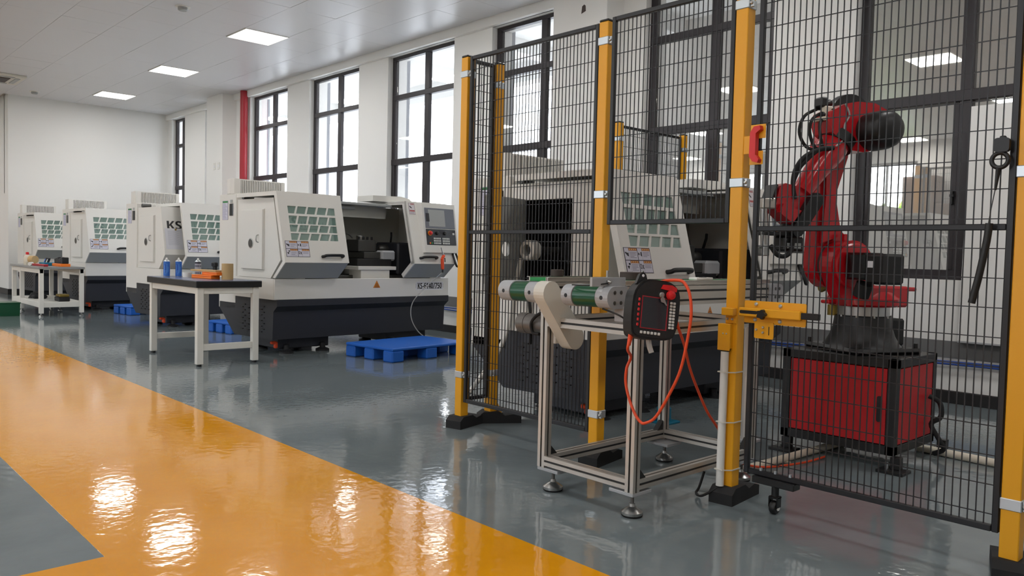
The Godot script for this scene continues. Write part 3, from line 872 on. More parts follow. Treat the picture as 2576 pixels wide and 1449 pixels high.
	part("control_box", cp, cream, t)
	var cn = Vector3(0, 0.096, 0.58).normalized()
	var cy = Vector3(0, 0.58, -0.096).normalized()
	var onp = func(x, y): return V(x, y, 0.14 + (1.69 - y) / 0.58 * 0.096)
	part("screen_bezel", mb().box(onp.call(2.05, 1.514), V(0.455, 0.245, 0.012), 0.004, Basis(Vector3.RIGHT, cy, cn)), M.screen_grey, t)
	part("screen", mb().box(onp.call(2.0, 1.515) + cn * 0.006, V(0.25, 0.2, 0.004), 0.001, Basis(Vector3.RIGHT, cy, cn)), M.cream_grey, t)
	part("screen_side_keys", mb().box(onp.call(1.86, 1.52) + cn * 0.007, V(0.05, 0.1, 0.004), 0.001, Basis(Vector3.RIGHT, cy, cn)), M.screen_dark, t)
	part("key_panel", mb().box(onp.call(2.05, 1.292), V(0.455, 0.19, 0.012), 0.004, Basis(Vector3.RIGHT, cy, cn)), M.screen_dark, t)
	var keys = mb()
	for r in 3:
		for c in 10: keys.box(onp.call(1.935 + c * 0.023 + (0.02 if c > 4 else 0.0), 1.275 - r * 0.028) + cn * 0.007, V(0.017, 0.02, 0.006), 0.002, Basis(Vector3.RIGHT, cy, cn))
	part("keys", keys, M.key_white, t)
	part("start_key", mb().box(onp.call(1.90, 1.219) + cn * 0.007, V(0.018, 0.02, 0.006), 0.002, Basis(Vector3.RIGHT, cy, cn)), M.green_bright, t)
	part("stop_key", mb().box(onp.call(1.87, 1.219) + cn * 0.007, V(0.018, 0.02, 0.006), 0.002, Basis(Vector3.RIGHT, cy, cn)), M.orange, t)
	part("emergency_stop", mb().lathe([Vector2(0.03, 0), Vector2(0.03, 0.008)], onp.call(1.875, 1.335) + cn * 0.006, cn, 18), M.sign_orange, t)
	part("stop_button", mb().lathe([Vector2(0.012, 0.008), Vector2(0.022, 0.016), Vector2(0.02, 0.03), Vector2(0.008, 0.034)], onp.call(1.875, 1.335) + cn * 0.006, cn, 18), M.red_plastic, t)
	for x in [1.98, 2.1]: part("override_knob", mb().lathe([Vector2(0.022, 0), Vector2(0.02, 0.022), Vector2(0.016, 0.024)], onp.call(x, 1.338) + cn * 0.006, cn, 14), M.black, t)
	part("mode_switch", mb().box(onp.call(2.24, 1.335) + cn * 0.008, V(0.03, 0.024, 0.008), 0.002, Basis(Vector3.RIGHT, cy, cn)), M.key_white, t)
	part("safety_card", card(V(1.718, 1.617, up.call(1.617).x + 0.001), Vector3.RIGHT, ey, 0.088, 0.137), M.print_card, t, "narrow safety card")
	part("guard_handle", mb().tube(spline([V(1.735, 1.04, hz), V(1.74, 1.045, hz + 0.035), V(1.775, 1.055, hz + 0.045), V(1.93, 1.057, hz + 0.045), V(1.965, 1.05, hz + 0.035), V(1.97, 1.04, hz)], 4), 0.016, 10), M.black, t)
	part("coiled_cable", mb().tube(spline([V(2.24, 1.1, 0.2), V(2.24, 1.0, 0.25), V(2.26, 0.95, 0.26), V(2.3, 0.96, 0.25), V(2.315, 1.02, 0.22), V(2.31, 1.1, 0.18)], 6), 0.013, 8), M.black, t)
	# carriage, tool post, tailstock and chuck
	part("bed", mb().bx(V(0.72, 0.72, -0.62), V(2.24, 0.83, -0.5), 0.004).bx(V(0.72, 0.72, -0.34), V(2.24, 0.83, -0.22), 0.004), M.cast, t)
	part("saddle_cover", mb().bx(V(1.1, 0.72, -0.3), V(1.5, 0.895, -0.06), 0.004), cream, t)
	part("saddle_plate", mb().bx(V(1.05, 0.895, -0.62), V(1.58, 0.935, -0.04), 0.004), cream, t)
	part("cross_slide", mb().bx(V(1.12, 0.935, -0.66), V(1.6, 1.02, -0.16), 0.006), M.dark, t)
	part("tool_slide", mb().bx(V(1.24, 1.02, -0.55), V(1.5, 1.1, -0.2), 0.006), M.cast, t)
	part("tool_post", mb().bx(V(1.2, 1.1, -0.52), V(1.44, 1.24, -0.26), 0.008), M.cast, t)
	var tb = mb()
	for k in 4: tb.cyl(V(1.23 + k * 0.06, 1.24, -0.3), V(1.23 + k * 0.06, 1.275, -0.3), 0.013, 8)
	part("tool_bolts", tb, M.dark, t)
	part("tool_clamp", mb().cyl(V(1.32, 1.24, -0.4), V(1.32, 1.29, -0.4), 0.05, 16), M.steel, t)
	part("coolant_pipe", mb().tube(spline([V(1.0, 1.26, -0.3), V(1.05, 1.3, -0.34), V(1.15, 1.3, -0.4), V(1.22, 1.26, -0.42)], 4), 0.009, 8), M.steel, t)
	part("slide_motor", mb().bx(V(1.46, 1.0, -0.3), V(1.66, 1.12, -0.16), 0.02), M.alu_paint, t)
	part("tailstock", mb().bx(V(1.72, 0.83, -0.66), V(2.2, 1.22, -0.2), 0.02), M.charcoal, t)
	part("tailstock_quill", mb().lathe([Vector2(0.03, 0.12), Vector2(0.045, 0.1), Vector2(0.05, 0)], V(1.72, 1.14, -0.43), V(-1, 0, 0), 18), M.cast, t)
	part("clamp_lever", mb().tube([V(1.76, 1.22, -0.4), V(1.74, 1.3, -0.36), V(1.73, 1.34, -0.35)], 0.012, 8), M.black, t)
	part("chuck", mb().lathe([Vector2(0.04, 0), Vector2(0.125, 0), Vector2(0.125, 0.09), Vector2(0.06, 0.1)], V(0.72, 1.14, -0.43), V(1, 0, 0), 28), M.cast, t)
	return t

func triangle_card(o: Vector3, w: float, h: float) -> ArrayMesh:
	var st := SurfaceTool.new()
	st.begin(Mesh.PRIMITIVE_TRIANGLES)
	var p = [o + V(-w / 2, -h / 2, 0), o + V(w / 2, -h / 2, 0), o + V(0, h / 2, 0)]
	var uv = [Vector2(0, 1), Vector2(1, 1), Vector2(0.5, 0)]
	for i in [0, 2, 1]:
		st.set_normal(Vector3.BACK); st.set_uv(uv[i]); st.add_vertex(p[i] + V(0, 0, 0.001))
	return st.commit()

# a plate in the plane z (right) / y (up) with a round hole, thickness along x
func holed_plate(b, z0: float, z1: float, y0: float, y1: float, c: Vector2, r: float, t: float):
	var n = 32
	var rim = func(i):
		var a = TAU * i / n
		var d = Vector2(cos(a), sin(a))
		var k = 1e9
		if absf(d.x) > 1e-6: k = minf(k, ((z1 if d.x > 0 else z0) - c.x) / d.x)
		if absf(d.y) > 1e-6: k = minf(k, ((y1 if d.y > 0 else y0) - c.y) / d.y)
		return [c + d * r, c + d * k]
	for i in n:
		var a = rim.call(i)
		var q = rim.call(i + 1)
		for s in [[0.0, -1.0], [t, 1.0]]:
			b.quad(V(s[0], a[0].y, a[0].x), V(s[0], a[1].y, a[1].x), V(s[0], q[1].y, q[1].x), V(s[0], q[0].y, q[0].x), V(s[1], 0, 0))
		var m = a[0] - c
		b.quad(V(0, a[0].y, a[0].x), V(0, q[0].y, q[0].x), V(t, q[0].y, q[0].x), V(t, a[0].y, a[0].x), V(0, -m.y, -m.x))
		b.quad(V(0, a[1].y, a[1].x), V(0, q[1].y, q[1].x), V(t, q[1].y, q[1].x), V(t, a[1].y, a[1].x), V(0, m.y, m.x))
	for y in [y0, y1]:
		b.quad(V(0, y, z0), V(0, y, z1), V(t, y, z1), V(t, y, z0), V(0, y - c.y, 0))
	for z in [z0, z1]:
		b.quad(V(0, y0, z), V(0, y1, z), V(t, y1, z), V(t, y0, z), V(0, 0, z - c.x))
	# corner triangles of the rectangle
	for cz in [z0, z1]:
		for cy in [y0, y1]:
			var best = []
			for i in n:
				var a = rim.call(i)[1]
				var q = rim.call(i + 1)[1]
				var on_z = absf(a.x - cz) < 1e-5 and absf(q.y - cy) < 1e-5
				var on_y = absf(a.y - cy) < 1e-5 and absf(q.x - cz) < 1e-5
				if on_z or on_y: best = [a, q]
			if best.size():
				for s in [[0.0, -1.0], [t, 1.0]]:
					b.tri(V(s[0], best[0].y, best[0].x), V(s[0], cy, cz), V(s[0], best[1].y, best[1].x), V(s[1], 0, 0))

func lathes():
	cnc_lathe("cream and charcoal lathe with orange hand gun, nearest the black-topped table and blue pallet", V(-7.64, 0, -3.79), 2.5)
	cnc_lathe("cream lathe with its door slid along, a typed sheet taped beside it", V(-11.0, 0, -3.82), 2.5, 0.27)
	cnc_lathe("cream lathe second from the far wall, its door fully closed", V(-14.39, 0, -3.80), 2.5)
	cnc_lathe("cream lathe standing closest to the far white wall", V(-17.75, 0, -3.78), 2.5)
	cnc_lathe("cream lathe inside the wire fence with its end cover swung open", V(-3.377, -0.02, -3.93), 0.0, 0.0, true)
	var t = thing("air_gun", "orange air blow gun hanging on the black handle of the near lathe", "air gun", Vector3.ZERO)
	var f = Transform3D(Basis(Vector3.UP, deg_to_rad(92.5)), V(-7.64, 0, -3.79))
	t.transform = Transform3D(f.basis, f * V(2.01, 1.0, 0.29))
	part("body", mb().bar(V(0.0, -0.09, 0.0), V(-0.01, 0.05, 0.0), 0.034, 0.04, Vector3.BACK, 0.01).bar(V(-0.01, 0.04, 0), V(0.02, 0.085, 0.0), 0.03, 0.04, Vector3.BACK, 0.01), M.orange_cable, t)
	part("nozzle", mb().tube([V(0.005, 0.08, 0), V(-0.03, 0.17, 0)], 0.006, 8), M.steel, t)
	part("trigger", mb().tube([V(0.03, 0.05, 0), V(0.035, 0.0, 0.0)], 0.006, 6), M.black, t)
	part("coupling", mb().cyl(V(0, -0.09, 0), V(0, -0.125, 0), 0.011, 8), M.black, t)
	part("hose", mb().tube(spline([V(0, -0.12, 0), V(-0.08, -0.3, -0.2), V(-0.24, -0.5, -0.26), V(-0.26, -0.72, -0.22), V(-0.15, -0.9, -0.1), V(0.1, -0.96, 0.05), V(0.22, -0.99, 0.1)], 8), 0.006, 6), M.clear_plastic, t)

# ---------------------------------------------------------------- safety fence
const FZ := -3.21     # front face of the posts
const PW := 0.062

func fence_post(label: String, x: float, z: float, foot_turn: float, top := 2.345, clamps := [0.27, 1.45, 2.24], group := "yellow posts of the robot cell") -> Node3D:
	var t = thing("fence_post", label, "post", V(x + PW / 2, 0, z - PW / 2), 0.0, group)
	part("tube", mb().box(V(0, top / 2 + 0.02, 0), V(PW, top - 0.04, PW), 0.003), M.yellow_post, t)
	part("cap", mb().box(V(0, top + 0.006, 0), V(PW + 0.002, 0.014, PW + 0.002), 0.005), M.black, t, "black plastic cap")
	for y in clamps:
		part("clamp", mb().box(V(0, y, 0), V(PW + 0.008, 0.042, PW + 0.008), 0.003).box(V(PW / 2 + 0.012, y, PW / 2 - 0.012), V(0.018, 0.038, 0.012), 0.003), M.zinc, t, "bright zinc clamp")
		part("clamp_bolt", mb().lathe([Vector2(0.009, 0), Vector2(0.009, 0.004), Vector2(0.004, 0.008)], V(PW / 2 + 0.012, y, PW / 2 - 0.006), Vector3.BACK, 10), M.steel, t)
	var ft = mb()
	var d = Vector3(0, 0, 1).rotated(Vector3.UP, foot_turn)
	var sd = Vector3.UP.cross(d)
	ft.prism([Vector2(-0.085, 0), Vector2(0.2, 0), Vector2(0.2, 0.045), Vector2(0.15, 0.06), Vector2(0.09, 0.05), Vector2(0.05, 0.075), Vector2(-0.05, 0.075), Vector2(-0.085, 0.05)], Vector3.ZERO, -d, Vector3.UP, sd, -0.058, 0.058)
	part("foot", ft, M.rubber, t, "black rubber foot")
	part("gusset", mb().prism([Vector2(PW / 2, 0.06), Vector2(PW / 2 + 0.045, 0.06), Vector2(PW / 2, 0.16)], Vector3.ZERO, -d, Vector3.UP, sd, -0.004, 0.004), M.yellow_post, t)
	return t

# wire panel in a vertical plane from p to q (floor points), y0..y1
func fence_panel(t: Node3D, p: Vector3, q: Vector3, y0: float, y1: float, mid: float, pitch_x := 0.0265, pitch_y := 0.107):
	var d = (q - p)
	var len = d.length()
	d = d.normalized()
	var up = Vector3.UP
	var n = d.cross(up)
	var F = 0.024
	var bas = Basis(d, up, -n)
	var local = func(a, y): return p + d * a + up * y
	for a in [F / 2, len - F / 2]: wpart("stile", mb().box(local.call(a, (y0 + y1) / 2), V(F, y1 - y0, 0.022), 0.003, bas), M.wire, t)
	for y in [y0 + F / 2, y1 - F / 2]: wpart("rail", mb().box(local.call(len / 2, y), V(len - 2 * F, F, 0.022), 0.003, bas), M.wire, t)
	if mid > 0: wpart("mid_rail", mb().box(local.call(len / 2, mid), V(len - 2 * F, 0.023, 0.022), 0.003, bas), M.wire, t)
	var count = int(round((len - 2 * F) / pitch_x))
	var vw = mb().box(Vector3.ZERO, V(0.0039, y1 - y0 - 2 * F, 0.0039)).done()
	for i in range(1, count):
		var w = part("wire", vw, M.wire, t)
		w.transform = t.transform.affine_inverse() * Transform3D(bas, local.call(F + (len - 2 * F) * i / count, (y0 + y1) / 2) + n * 0.002)
	var hw = mb().box(Vector3.ZERO, V(len - 2 * F, 0.0036, 0.0036)).done()
	var y = y1 - F - 0.06
	while y > y0 + F + 0.02:
		if absf(y - mid) > 0.015:
			var w = part("cross_wire", hw, M.wire, t)
			w.transform = t.transform.affine_inverse() * Transform3D(bas, local.call(len / 2, y) - n * 0.002)
		y -= pitch_y

func fence():
	fence_post("yellow fence post at the outer corner of the cell, beside the far lathe pallet", -3.957, FZ, 0.25, 2.345, [0.34, 2.24])
	fence_post("yellow fence post standing behind the conveyor drive cover", -2.815, FZ, 0.2, 2.345, [0.272, 1.443, 2.245])
	fence_post("yellow fence post carrying the door lock and white conduit", -1.998, FZ, 0.1, 2.45, [1.465, 2.263])
	fence_post("yellow fence post on the hinge side of the wire door", -0.852, FZ, 0.3, 2.45, [0.27, 1.45])
	fence_post("yellow fence post just inside the corner post, behind a narrow wire panel", -3.955, -3.46, -0.6, 2.345, [0.33, 2.21])
	fence_post("yellow fence post rising behind the fenced lathe", -4.79, -5.71, 0.0, 2.345, [2.2])
	fence_post("yellow fence post between the fenced lathe and the window wall", -4.79, -6.72, 0.6, 2.345, [2.2])
	var z = FZ - 0.02
	var t = thing("mesh_fence", "tall black wire fence panel beside the corner post, with a middle rail", "fence panel", V(-3.34, 0.165, z))
	fence_panel(t, V(-3.885, 0, z), V(-2.825, 0, z), 0.165, 2.346, 1.248)
	t = thing("mesh_fence", "short black wire panel hung high above the conveyor", "fence panel", V(-2.37, 1.285, z))
	fence_panel(t, V(-2.735, 0, z), V(-2.005, 0, z), 1.283, 2.36, 0.0)
	t = thing("mesh_fence", "narrow black wire panel joining the corner post to the post behind", "fence panel", V(-3.925, 0.165, -3.37))
	fence_panel(t, V(-3.925, 0, -3.275), V(-3.925, 0, -3.458), 0.165, 2.346, 0.0, 0.03)
	t = thing("mesh_fence", "black wire panel behind the fenced lathe, near the window wall", "fence panel", V(-4.76, 0.165, -6.2))
	fence_panel(t, V(-4.76, 0, -5.78), V(-4.76, 0, -6.71), 0.165, 2.33, 1.248)
	# door with castor, red handle and lock
	t = thing("fence_door", "black wire door of the robot cell with red handle and castor", "door", V(-1.38, 0.16, z))
	fence_panel(t, V(-1.885, 0, z), V(-0.858, 0, z), 0.155, 2.44, 1.256, 0.0275)
	wpart("castor_bracket", mb().bx(V(-1.83, 0.125, z - 0.03), V(-1.63, 0.155, z + 0.03), 0.003), M.black, t)
	wpart("castor_stem", mb().cyl(V(-1.73, 0.075, z), V(-1.73, 0.125, z), 0.016, 12), M.black, t)
	wpart("castor_fork", mb().bx(V(-1.752, 0.03, z - 0.016), V(-1.746, 0.078, z + 0.02), 0.002).bx(V(-1.714, 0.03, z - 0.016), V(-1.708, 0.078, z + 0.02), 0.002).bx(V(-1.752, 0.07, z - 0.02), V(-1.708, 0.08, z + 0.02), 0.003), M.black_gloss, t)
	wpart("castor_wheel", mb().lathe([Vector2(0.008, 0), Vector2(0.026, 0.002), Vector2(0.03, 0.008), Vector2(0.03, 0.024), Vector2(0.026, 0.03), Vector2(0.008, 0.032)], V(-1.746, 0.03, z + 0.002), Vector3.RIGHT, 20), M.black, t)
	wpart("wheel_hub", mb().lathe([Vector2(0.014, 0), Vector2(0.012, 0.003)], V(-1.7125, 0.03, z + 0.002), Vector3.RIGHT, 14).lathe([Vector2(0.014, 0), Vector2(0.012, 0.003)], V(-1.7475, 0.03, z + 0.002), Vector3.LEFT, 14), M.white_plastic, t)
	for x in [-1.8, -1.73, -1.66]: wpart("castor_bolt", mb().cyl(V(x, 0.178, z + 0.006), V(x, 0.19, z + 0.006), 0.007, 8), M.zinc, t)
	var hz = z + 0.016
	wpart("handle_plate", mb().bx(V(-1.903, 1.655, hz), V(-1.83, 1.717, hz + 0.004), 0.001).bx(V(-1.905, 1.54, hz), V(-1.84, 1.6, hz + 0.004), 0.001).bx(V(-1.935, 1.59, hz), V(-1.88, 1.67, hz + 0.004), 0.001), M.yellow_post, t, "yellow mounting plates of the handle")
	wpart("handle", mb().prism([Vector2(-1.892, 1.575), Vector2(-1.875, 1.552), Vector2(-1.85, 1.545), Vector2(-1.845, 1.56), Vector2(-1.862, 1.58), Vector2(-1.862, 1.675), Vector2(-1.84, 1.69), Vector2(-1.845, 1.708), Vector2(-1.872, 1.705), Vector2(-1.89, 1.68)], V(0, 0, hz), Vector3.RIGHT, Vector3.UP, Vector3.BACK, 0.004, 0.032), M.red_plastic, t, "red bow handle")
	# sliding lock plate on the door
	var lz = z + 0.014
	var y0 = 0.835
	wpart("lock_plate", mb().prism(shift(round_rect(0.292, 0.1, 0.006, 2), Vector2(-1.757, 0.885)), V(0, 0, lz), Vector3.RIGHT, Vector3.UP, Vector3.BACK, 0, 0.004), M.yellow_post, t, "yellow lock plate")
	wpart("lock_channel", mb().bx(V(-1.918, 0.864, lz + 0.004), V(-1.624, 0.903, lz + 0.03), 0.004), M.yellow_post, t)
	wpart("lock_slot", mb().prism(shift(round_rect(0.088, 0.015, 0.007, 3), Vector2(-1.868, 0.884)), V(0, 0, lz + 0.03), Vector3.RIGHT, Vector3.UP, Vector3.BACK, 0, 0.0008), M.black, t)
	wpart("lock_bolt", mb().bx(V(-1.624, 0.87, lz + 0.007), V(-1.545, 0.897, lz + 0.026), 0.002), M.black, t)
	var kn = []
	for i in 20:
		var a = TAU * i / 20
		kn.append(Vector2(-1.798, 0.879) + Vector2(cos(a), sin(a)) * (0.0195 + 0.0035 * cos(a * 5)))
	wpart("lock_knob", mb().prism(kn, V(0, 0, lz + 0.03), Vector3.RIGHT, Vector3.UP, Vector3.BACK, 0, 0.02), M.black, t, "black star knob")
	wpart("lock_tab", mb().prism(shift(round_rect(0.092, 0.075, 0.006, 2), Vector2(-1.802, 0.807)), V(0, 0, lz), Vector3.RIGHT, Vector3.UP, Vector3.BACK, 0.004, 0.009), M.yellow_post, t)
	wpart("tab_slot", mb().bx(V(-1.779, 0.787, lz + 0.009), V(-1.775, 0.825, lz + 0.0097)), M.black, t)
	for b in [[-1.845, 0.92], [-1.729, 0.918], [-1.848, 0.851], [-1.729, 0.851], [-1.805, 0.82], [-1.805, 0.797], [-1.838, 0.808]]:
		var r = 0.009 if b[1] > 0.83 else 0.006
		wpart("lock_screw", mb().lathe([Vector2(r, 0), Vector2(r, 0.003), Vector2(r * 0.6, 0.007)], V(b[0], b[1], lz + (0.004 if b[1] > 0.83 else 0.009)), Vector3.BACK, 12), M.zinc, t)
	# lock catch on the post
	t = thing("lock_catch", "yellow lock catch box bolted to the post beside the wire door", "lock", V(-1.97, 0.8, FZ))
	wpart("catch_block", mb().bx(V(-2.0, 0.862, FZ), V(-1.94, 0.897, FZ + 0.035), 0.003), M.yellow_post, t)
	wpart("catch_strap", mb().bx(V(-1.995, 0.825, FZ), V(-1.938, 0.862, FZ + 0.004), 0.001), M.yellow_post, t)
	wpart("catch_box", mb().bx(V(-2.02, 0.70, FZ + 0.02), V(-1.956, 0.823, FZ + 0.026), 0.002).bx(V(-2.015, 0.817, FZ), V(-1.958, 0.823, FZ + 0.022), 0.001).bx(V(-1.962, 0.71, FZ), V(-1.956, 0.823, FZ + 0.022), 0.001), M.yellow_post, t)
	wpart("safety_switch", mb().bx(V(-2.008, 0.695, FZ + 0.0005), V(-1.964, 0.812, FZ + 0.0195), 0.003), M.black, t)
	for b in [[-1.985, 0.845], [-1.96, 0.845]]: wpart("strap_bolt", mb().lathe([Vector2(0.007, 0), Vector2(0.004, 0.006)], V(b[0], b[1], FZ + 0.004), Vector3.BACK, 10), M.zinc, t)
	for b in [[-1.992, 0.778], [-1.975, 0.778]]: wpart("box_screw", mb().lathe([Vector2(0.004, 0), Vector2(0.002, 0.003)], V(b[0], b[1], FZ + 0.026), Vector3.BACK, 8), M.zinc, t)
	t = thing("white_conduit", "white plastic cable conduit tied upright to the yellow lock post", "conduit", V(-1.975, 0.05, FZ + 0.02))
	wpart("pipe", mb().tube([V(-1.985, 0.075, FZ + 0.02), V(-1.984, 0.35, FZ + 0.02), V(-1.982, 0.695, FZ + 0.02)], 0.0185, 16), M.white_plastic, t)
	for y in [0.15, 0.37, 0.6]: wpart("cable_tie", mb().bx(V(-2.004, y, FZ - 0.066), V(-1.932, y + 0.005, FZ - 0.0625)).bx(V(-1.9355, y, FZ - 0.064), V(-1.932, y + 0.005, FZ + 0.004)).bx(V(-2.004, y, FZ + 0.037), V(-1.962, y + 0.005, FZ + 0.041)).bx(V(-2.0055, y, FZ - 0.064), V(-2.002, y + 0.005, FZ + 0.04)).bar(V(-1.964, y + 0.0025, FZ + 0.039), V(-1.934, y + 0.0025, FZ + 0.003), 0.003, 0.005), M.off_white, t)
	wpart("tail_cable", mb().tube(spline([V(-1.985, 0.07, FZ + 0.02), V(-2.03, 0.03, FZ + 0.09), V(-2.09, 0.02, FZ + 0.05), V(-2.12, 0.03, FZ - 0.02), V(-2.115, 0.1, FZ - 0.05)], 6), 0.006, 6), M.rubber, t)
	# probe with strap hanging on the door
	t = thing("hanging_probe", "black ring probe hanging on a cord with a black strap on the wire door", "tool", V(-0.91, 1.2, -3.19))
	var pz = -3.195
	wpart("head", mb().prism(shift(round_rect(0.05, 0.05, 0.012, 3), Vector2(-0.897, 1.543)), V(0, 0, pz), Vector3.RIGHT, Vector3.UP, Vector3.BACK, 0, 0.022).bx(V(-0.905, 1.562, pz + 0.004), V(-0.885, 1.575, pz + 0.018), 0.003), M.black, t)
	var ring = []
	for i in 29: ring.append(V(-0.902 + 0.026 * cos(TAU * i / 28), 1.49 + 0.026 * sin(TAU * i / 28), pz + 0.01))
	wpart("ring", mb().tube(ring, 0.008, 8), M.black, t)
	wpart("neck", mb().tube([V(-0.905, 1.462, pz + 0.01), V(-0.912, 1.385, pz + 0.01)], 0.009, 8, 0.004), M.black, t)
	wpart("cord", mb().tube([V(-0.912, 1.39, pz + 0.01), V(-0.922, 1.32, pz + 0.01), V(-0.929, 1.262, pz + 0.01)], 0.0016, 6), M.black, t)
	wpart("strap", mb().tube(spline([V(-0.925, 1.268, pz + 0.012), V(-0.931, 1.2, pz + 0.012), V(-0.95, 1.08, pz + 0.012), V(-0.97, 0.98, pz + 0.012)], 6), 0.0125, 10), M.black, t)

func shift(p: Array, d: Vector2) -> Array:
	var r = []
	for q in p: r.append(q + d)
	return r

# ---------------------------------------------------------------- aluminium profile
func extrusion(p: Vector3, q: Vector3, side: Vector3, w: float, h: float) -> ArrayMesh:
	var y = (q - p).normalized()
	var x = side.normalized()
	var z = x.cross(y)
	var a = w / 2; var b = h / 2
	var s = 0.005; var g = 0.009
	var al = mb(); var dk = mb()
	var poly = []
	var xs_slots = [0.0] if w < h * 1.5 else [-w / 4, w / 4]
	var zs_slots = [0.0] if h < w * 1.5 else [-h / 4, h / 4]
	# outline with open slots on all four faces
	poly.append(Vector2(-a, -b))
	for c in xs_slots: poly.append_array([Vector2(c - s, -b), Vector2(c - s, -b + g), Vector2(c + s, -b + g), Vector2(c + s, -b)])
	poly.append(Vector2(a, -b))
	for c in zs_slots: poly.append_array([Vector2(a, c - s), Vector2(a - g, c - s), Vector2(a - g, c + s), Vector2(a, c + s)])
	poly.append(Vector2(a, b))
	xs_slots.reverse(); zs_slots.reverse()
	for c in xs_slots: poly.append_array([Vector2(c + s, b), Vector2(c + s, b - g), Vector2(c - s, b - g), Vector2(c - s, b)])
	poly.append(Vector2(-a, b))
	for c in zs_slots: poly.append_array([Vector2(-a, c + s), Vector2(-a + g, c + s), Vector2(-a + g, c - s), Vector2(-a, c - s)])
	var len = p.distance_to(q)
	al.prism(poly, p, x, z, y, 0, len)
	for c in xs_slots:
		for e in [-1.0, 1.0]: dk.box(p + y * len / 2 + x * c + z * e * (b - 0.006), V(s * 1.9, len - 0.002, 0.004), 0, Basis(x, y, z))
	for c in zs_slots:
		for e in [-1.0, 1.0]: dk.box(p + y * len / 2 + z * c + x * e * (a - 0.006), V(0.004, len - 0.002, s * 1.9), 0, Basis(x, y, z))
	al.st.generate_normals()
	dk.st.generate_normals()
	return dk.st.commit(al.st.commit())

func profile(called: String, t: Node3D, p: Vector3, q: Vector3, side: Vector3, w := 0.045, h := 0.045):
	wpart(called, extrusion(p, q, side, w, h), [M.alu, M.black], t)

func levelling_foot(t: Node3D, x: float, z: float, top: float):
	wpart("foot_stem", mb().cyl(V(x, 0.03, z), V(x, top, z), 0.008, 12), M.motor_grey, t)
	wpart("foot", mb().lathe([Vector2(0.046, 0.008), Vector2(0.047, 0.02), Vector2(0.03, 0.032), Vector2(0.014, 0.042), Vector2(0.012, 0.055)], V(x, 0, z), Vector3.UP, 24), M.steel, t)
	wpart("foot_pad", mb().lathe([Vector2(0.044, 0), Vector2(0.048, 0.008)], V(x, 0, z), Vector3.UP, 24), M.rubber, t)

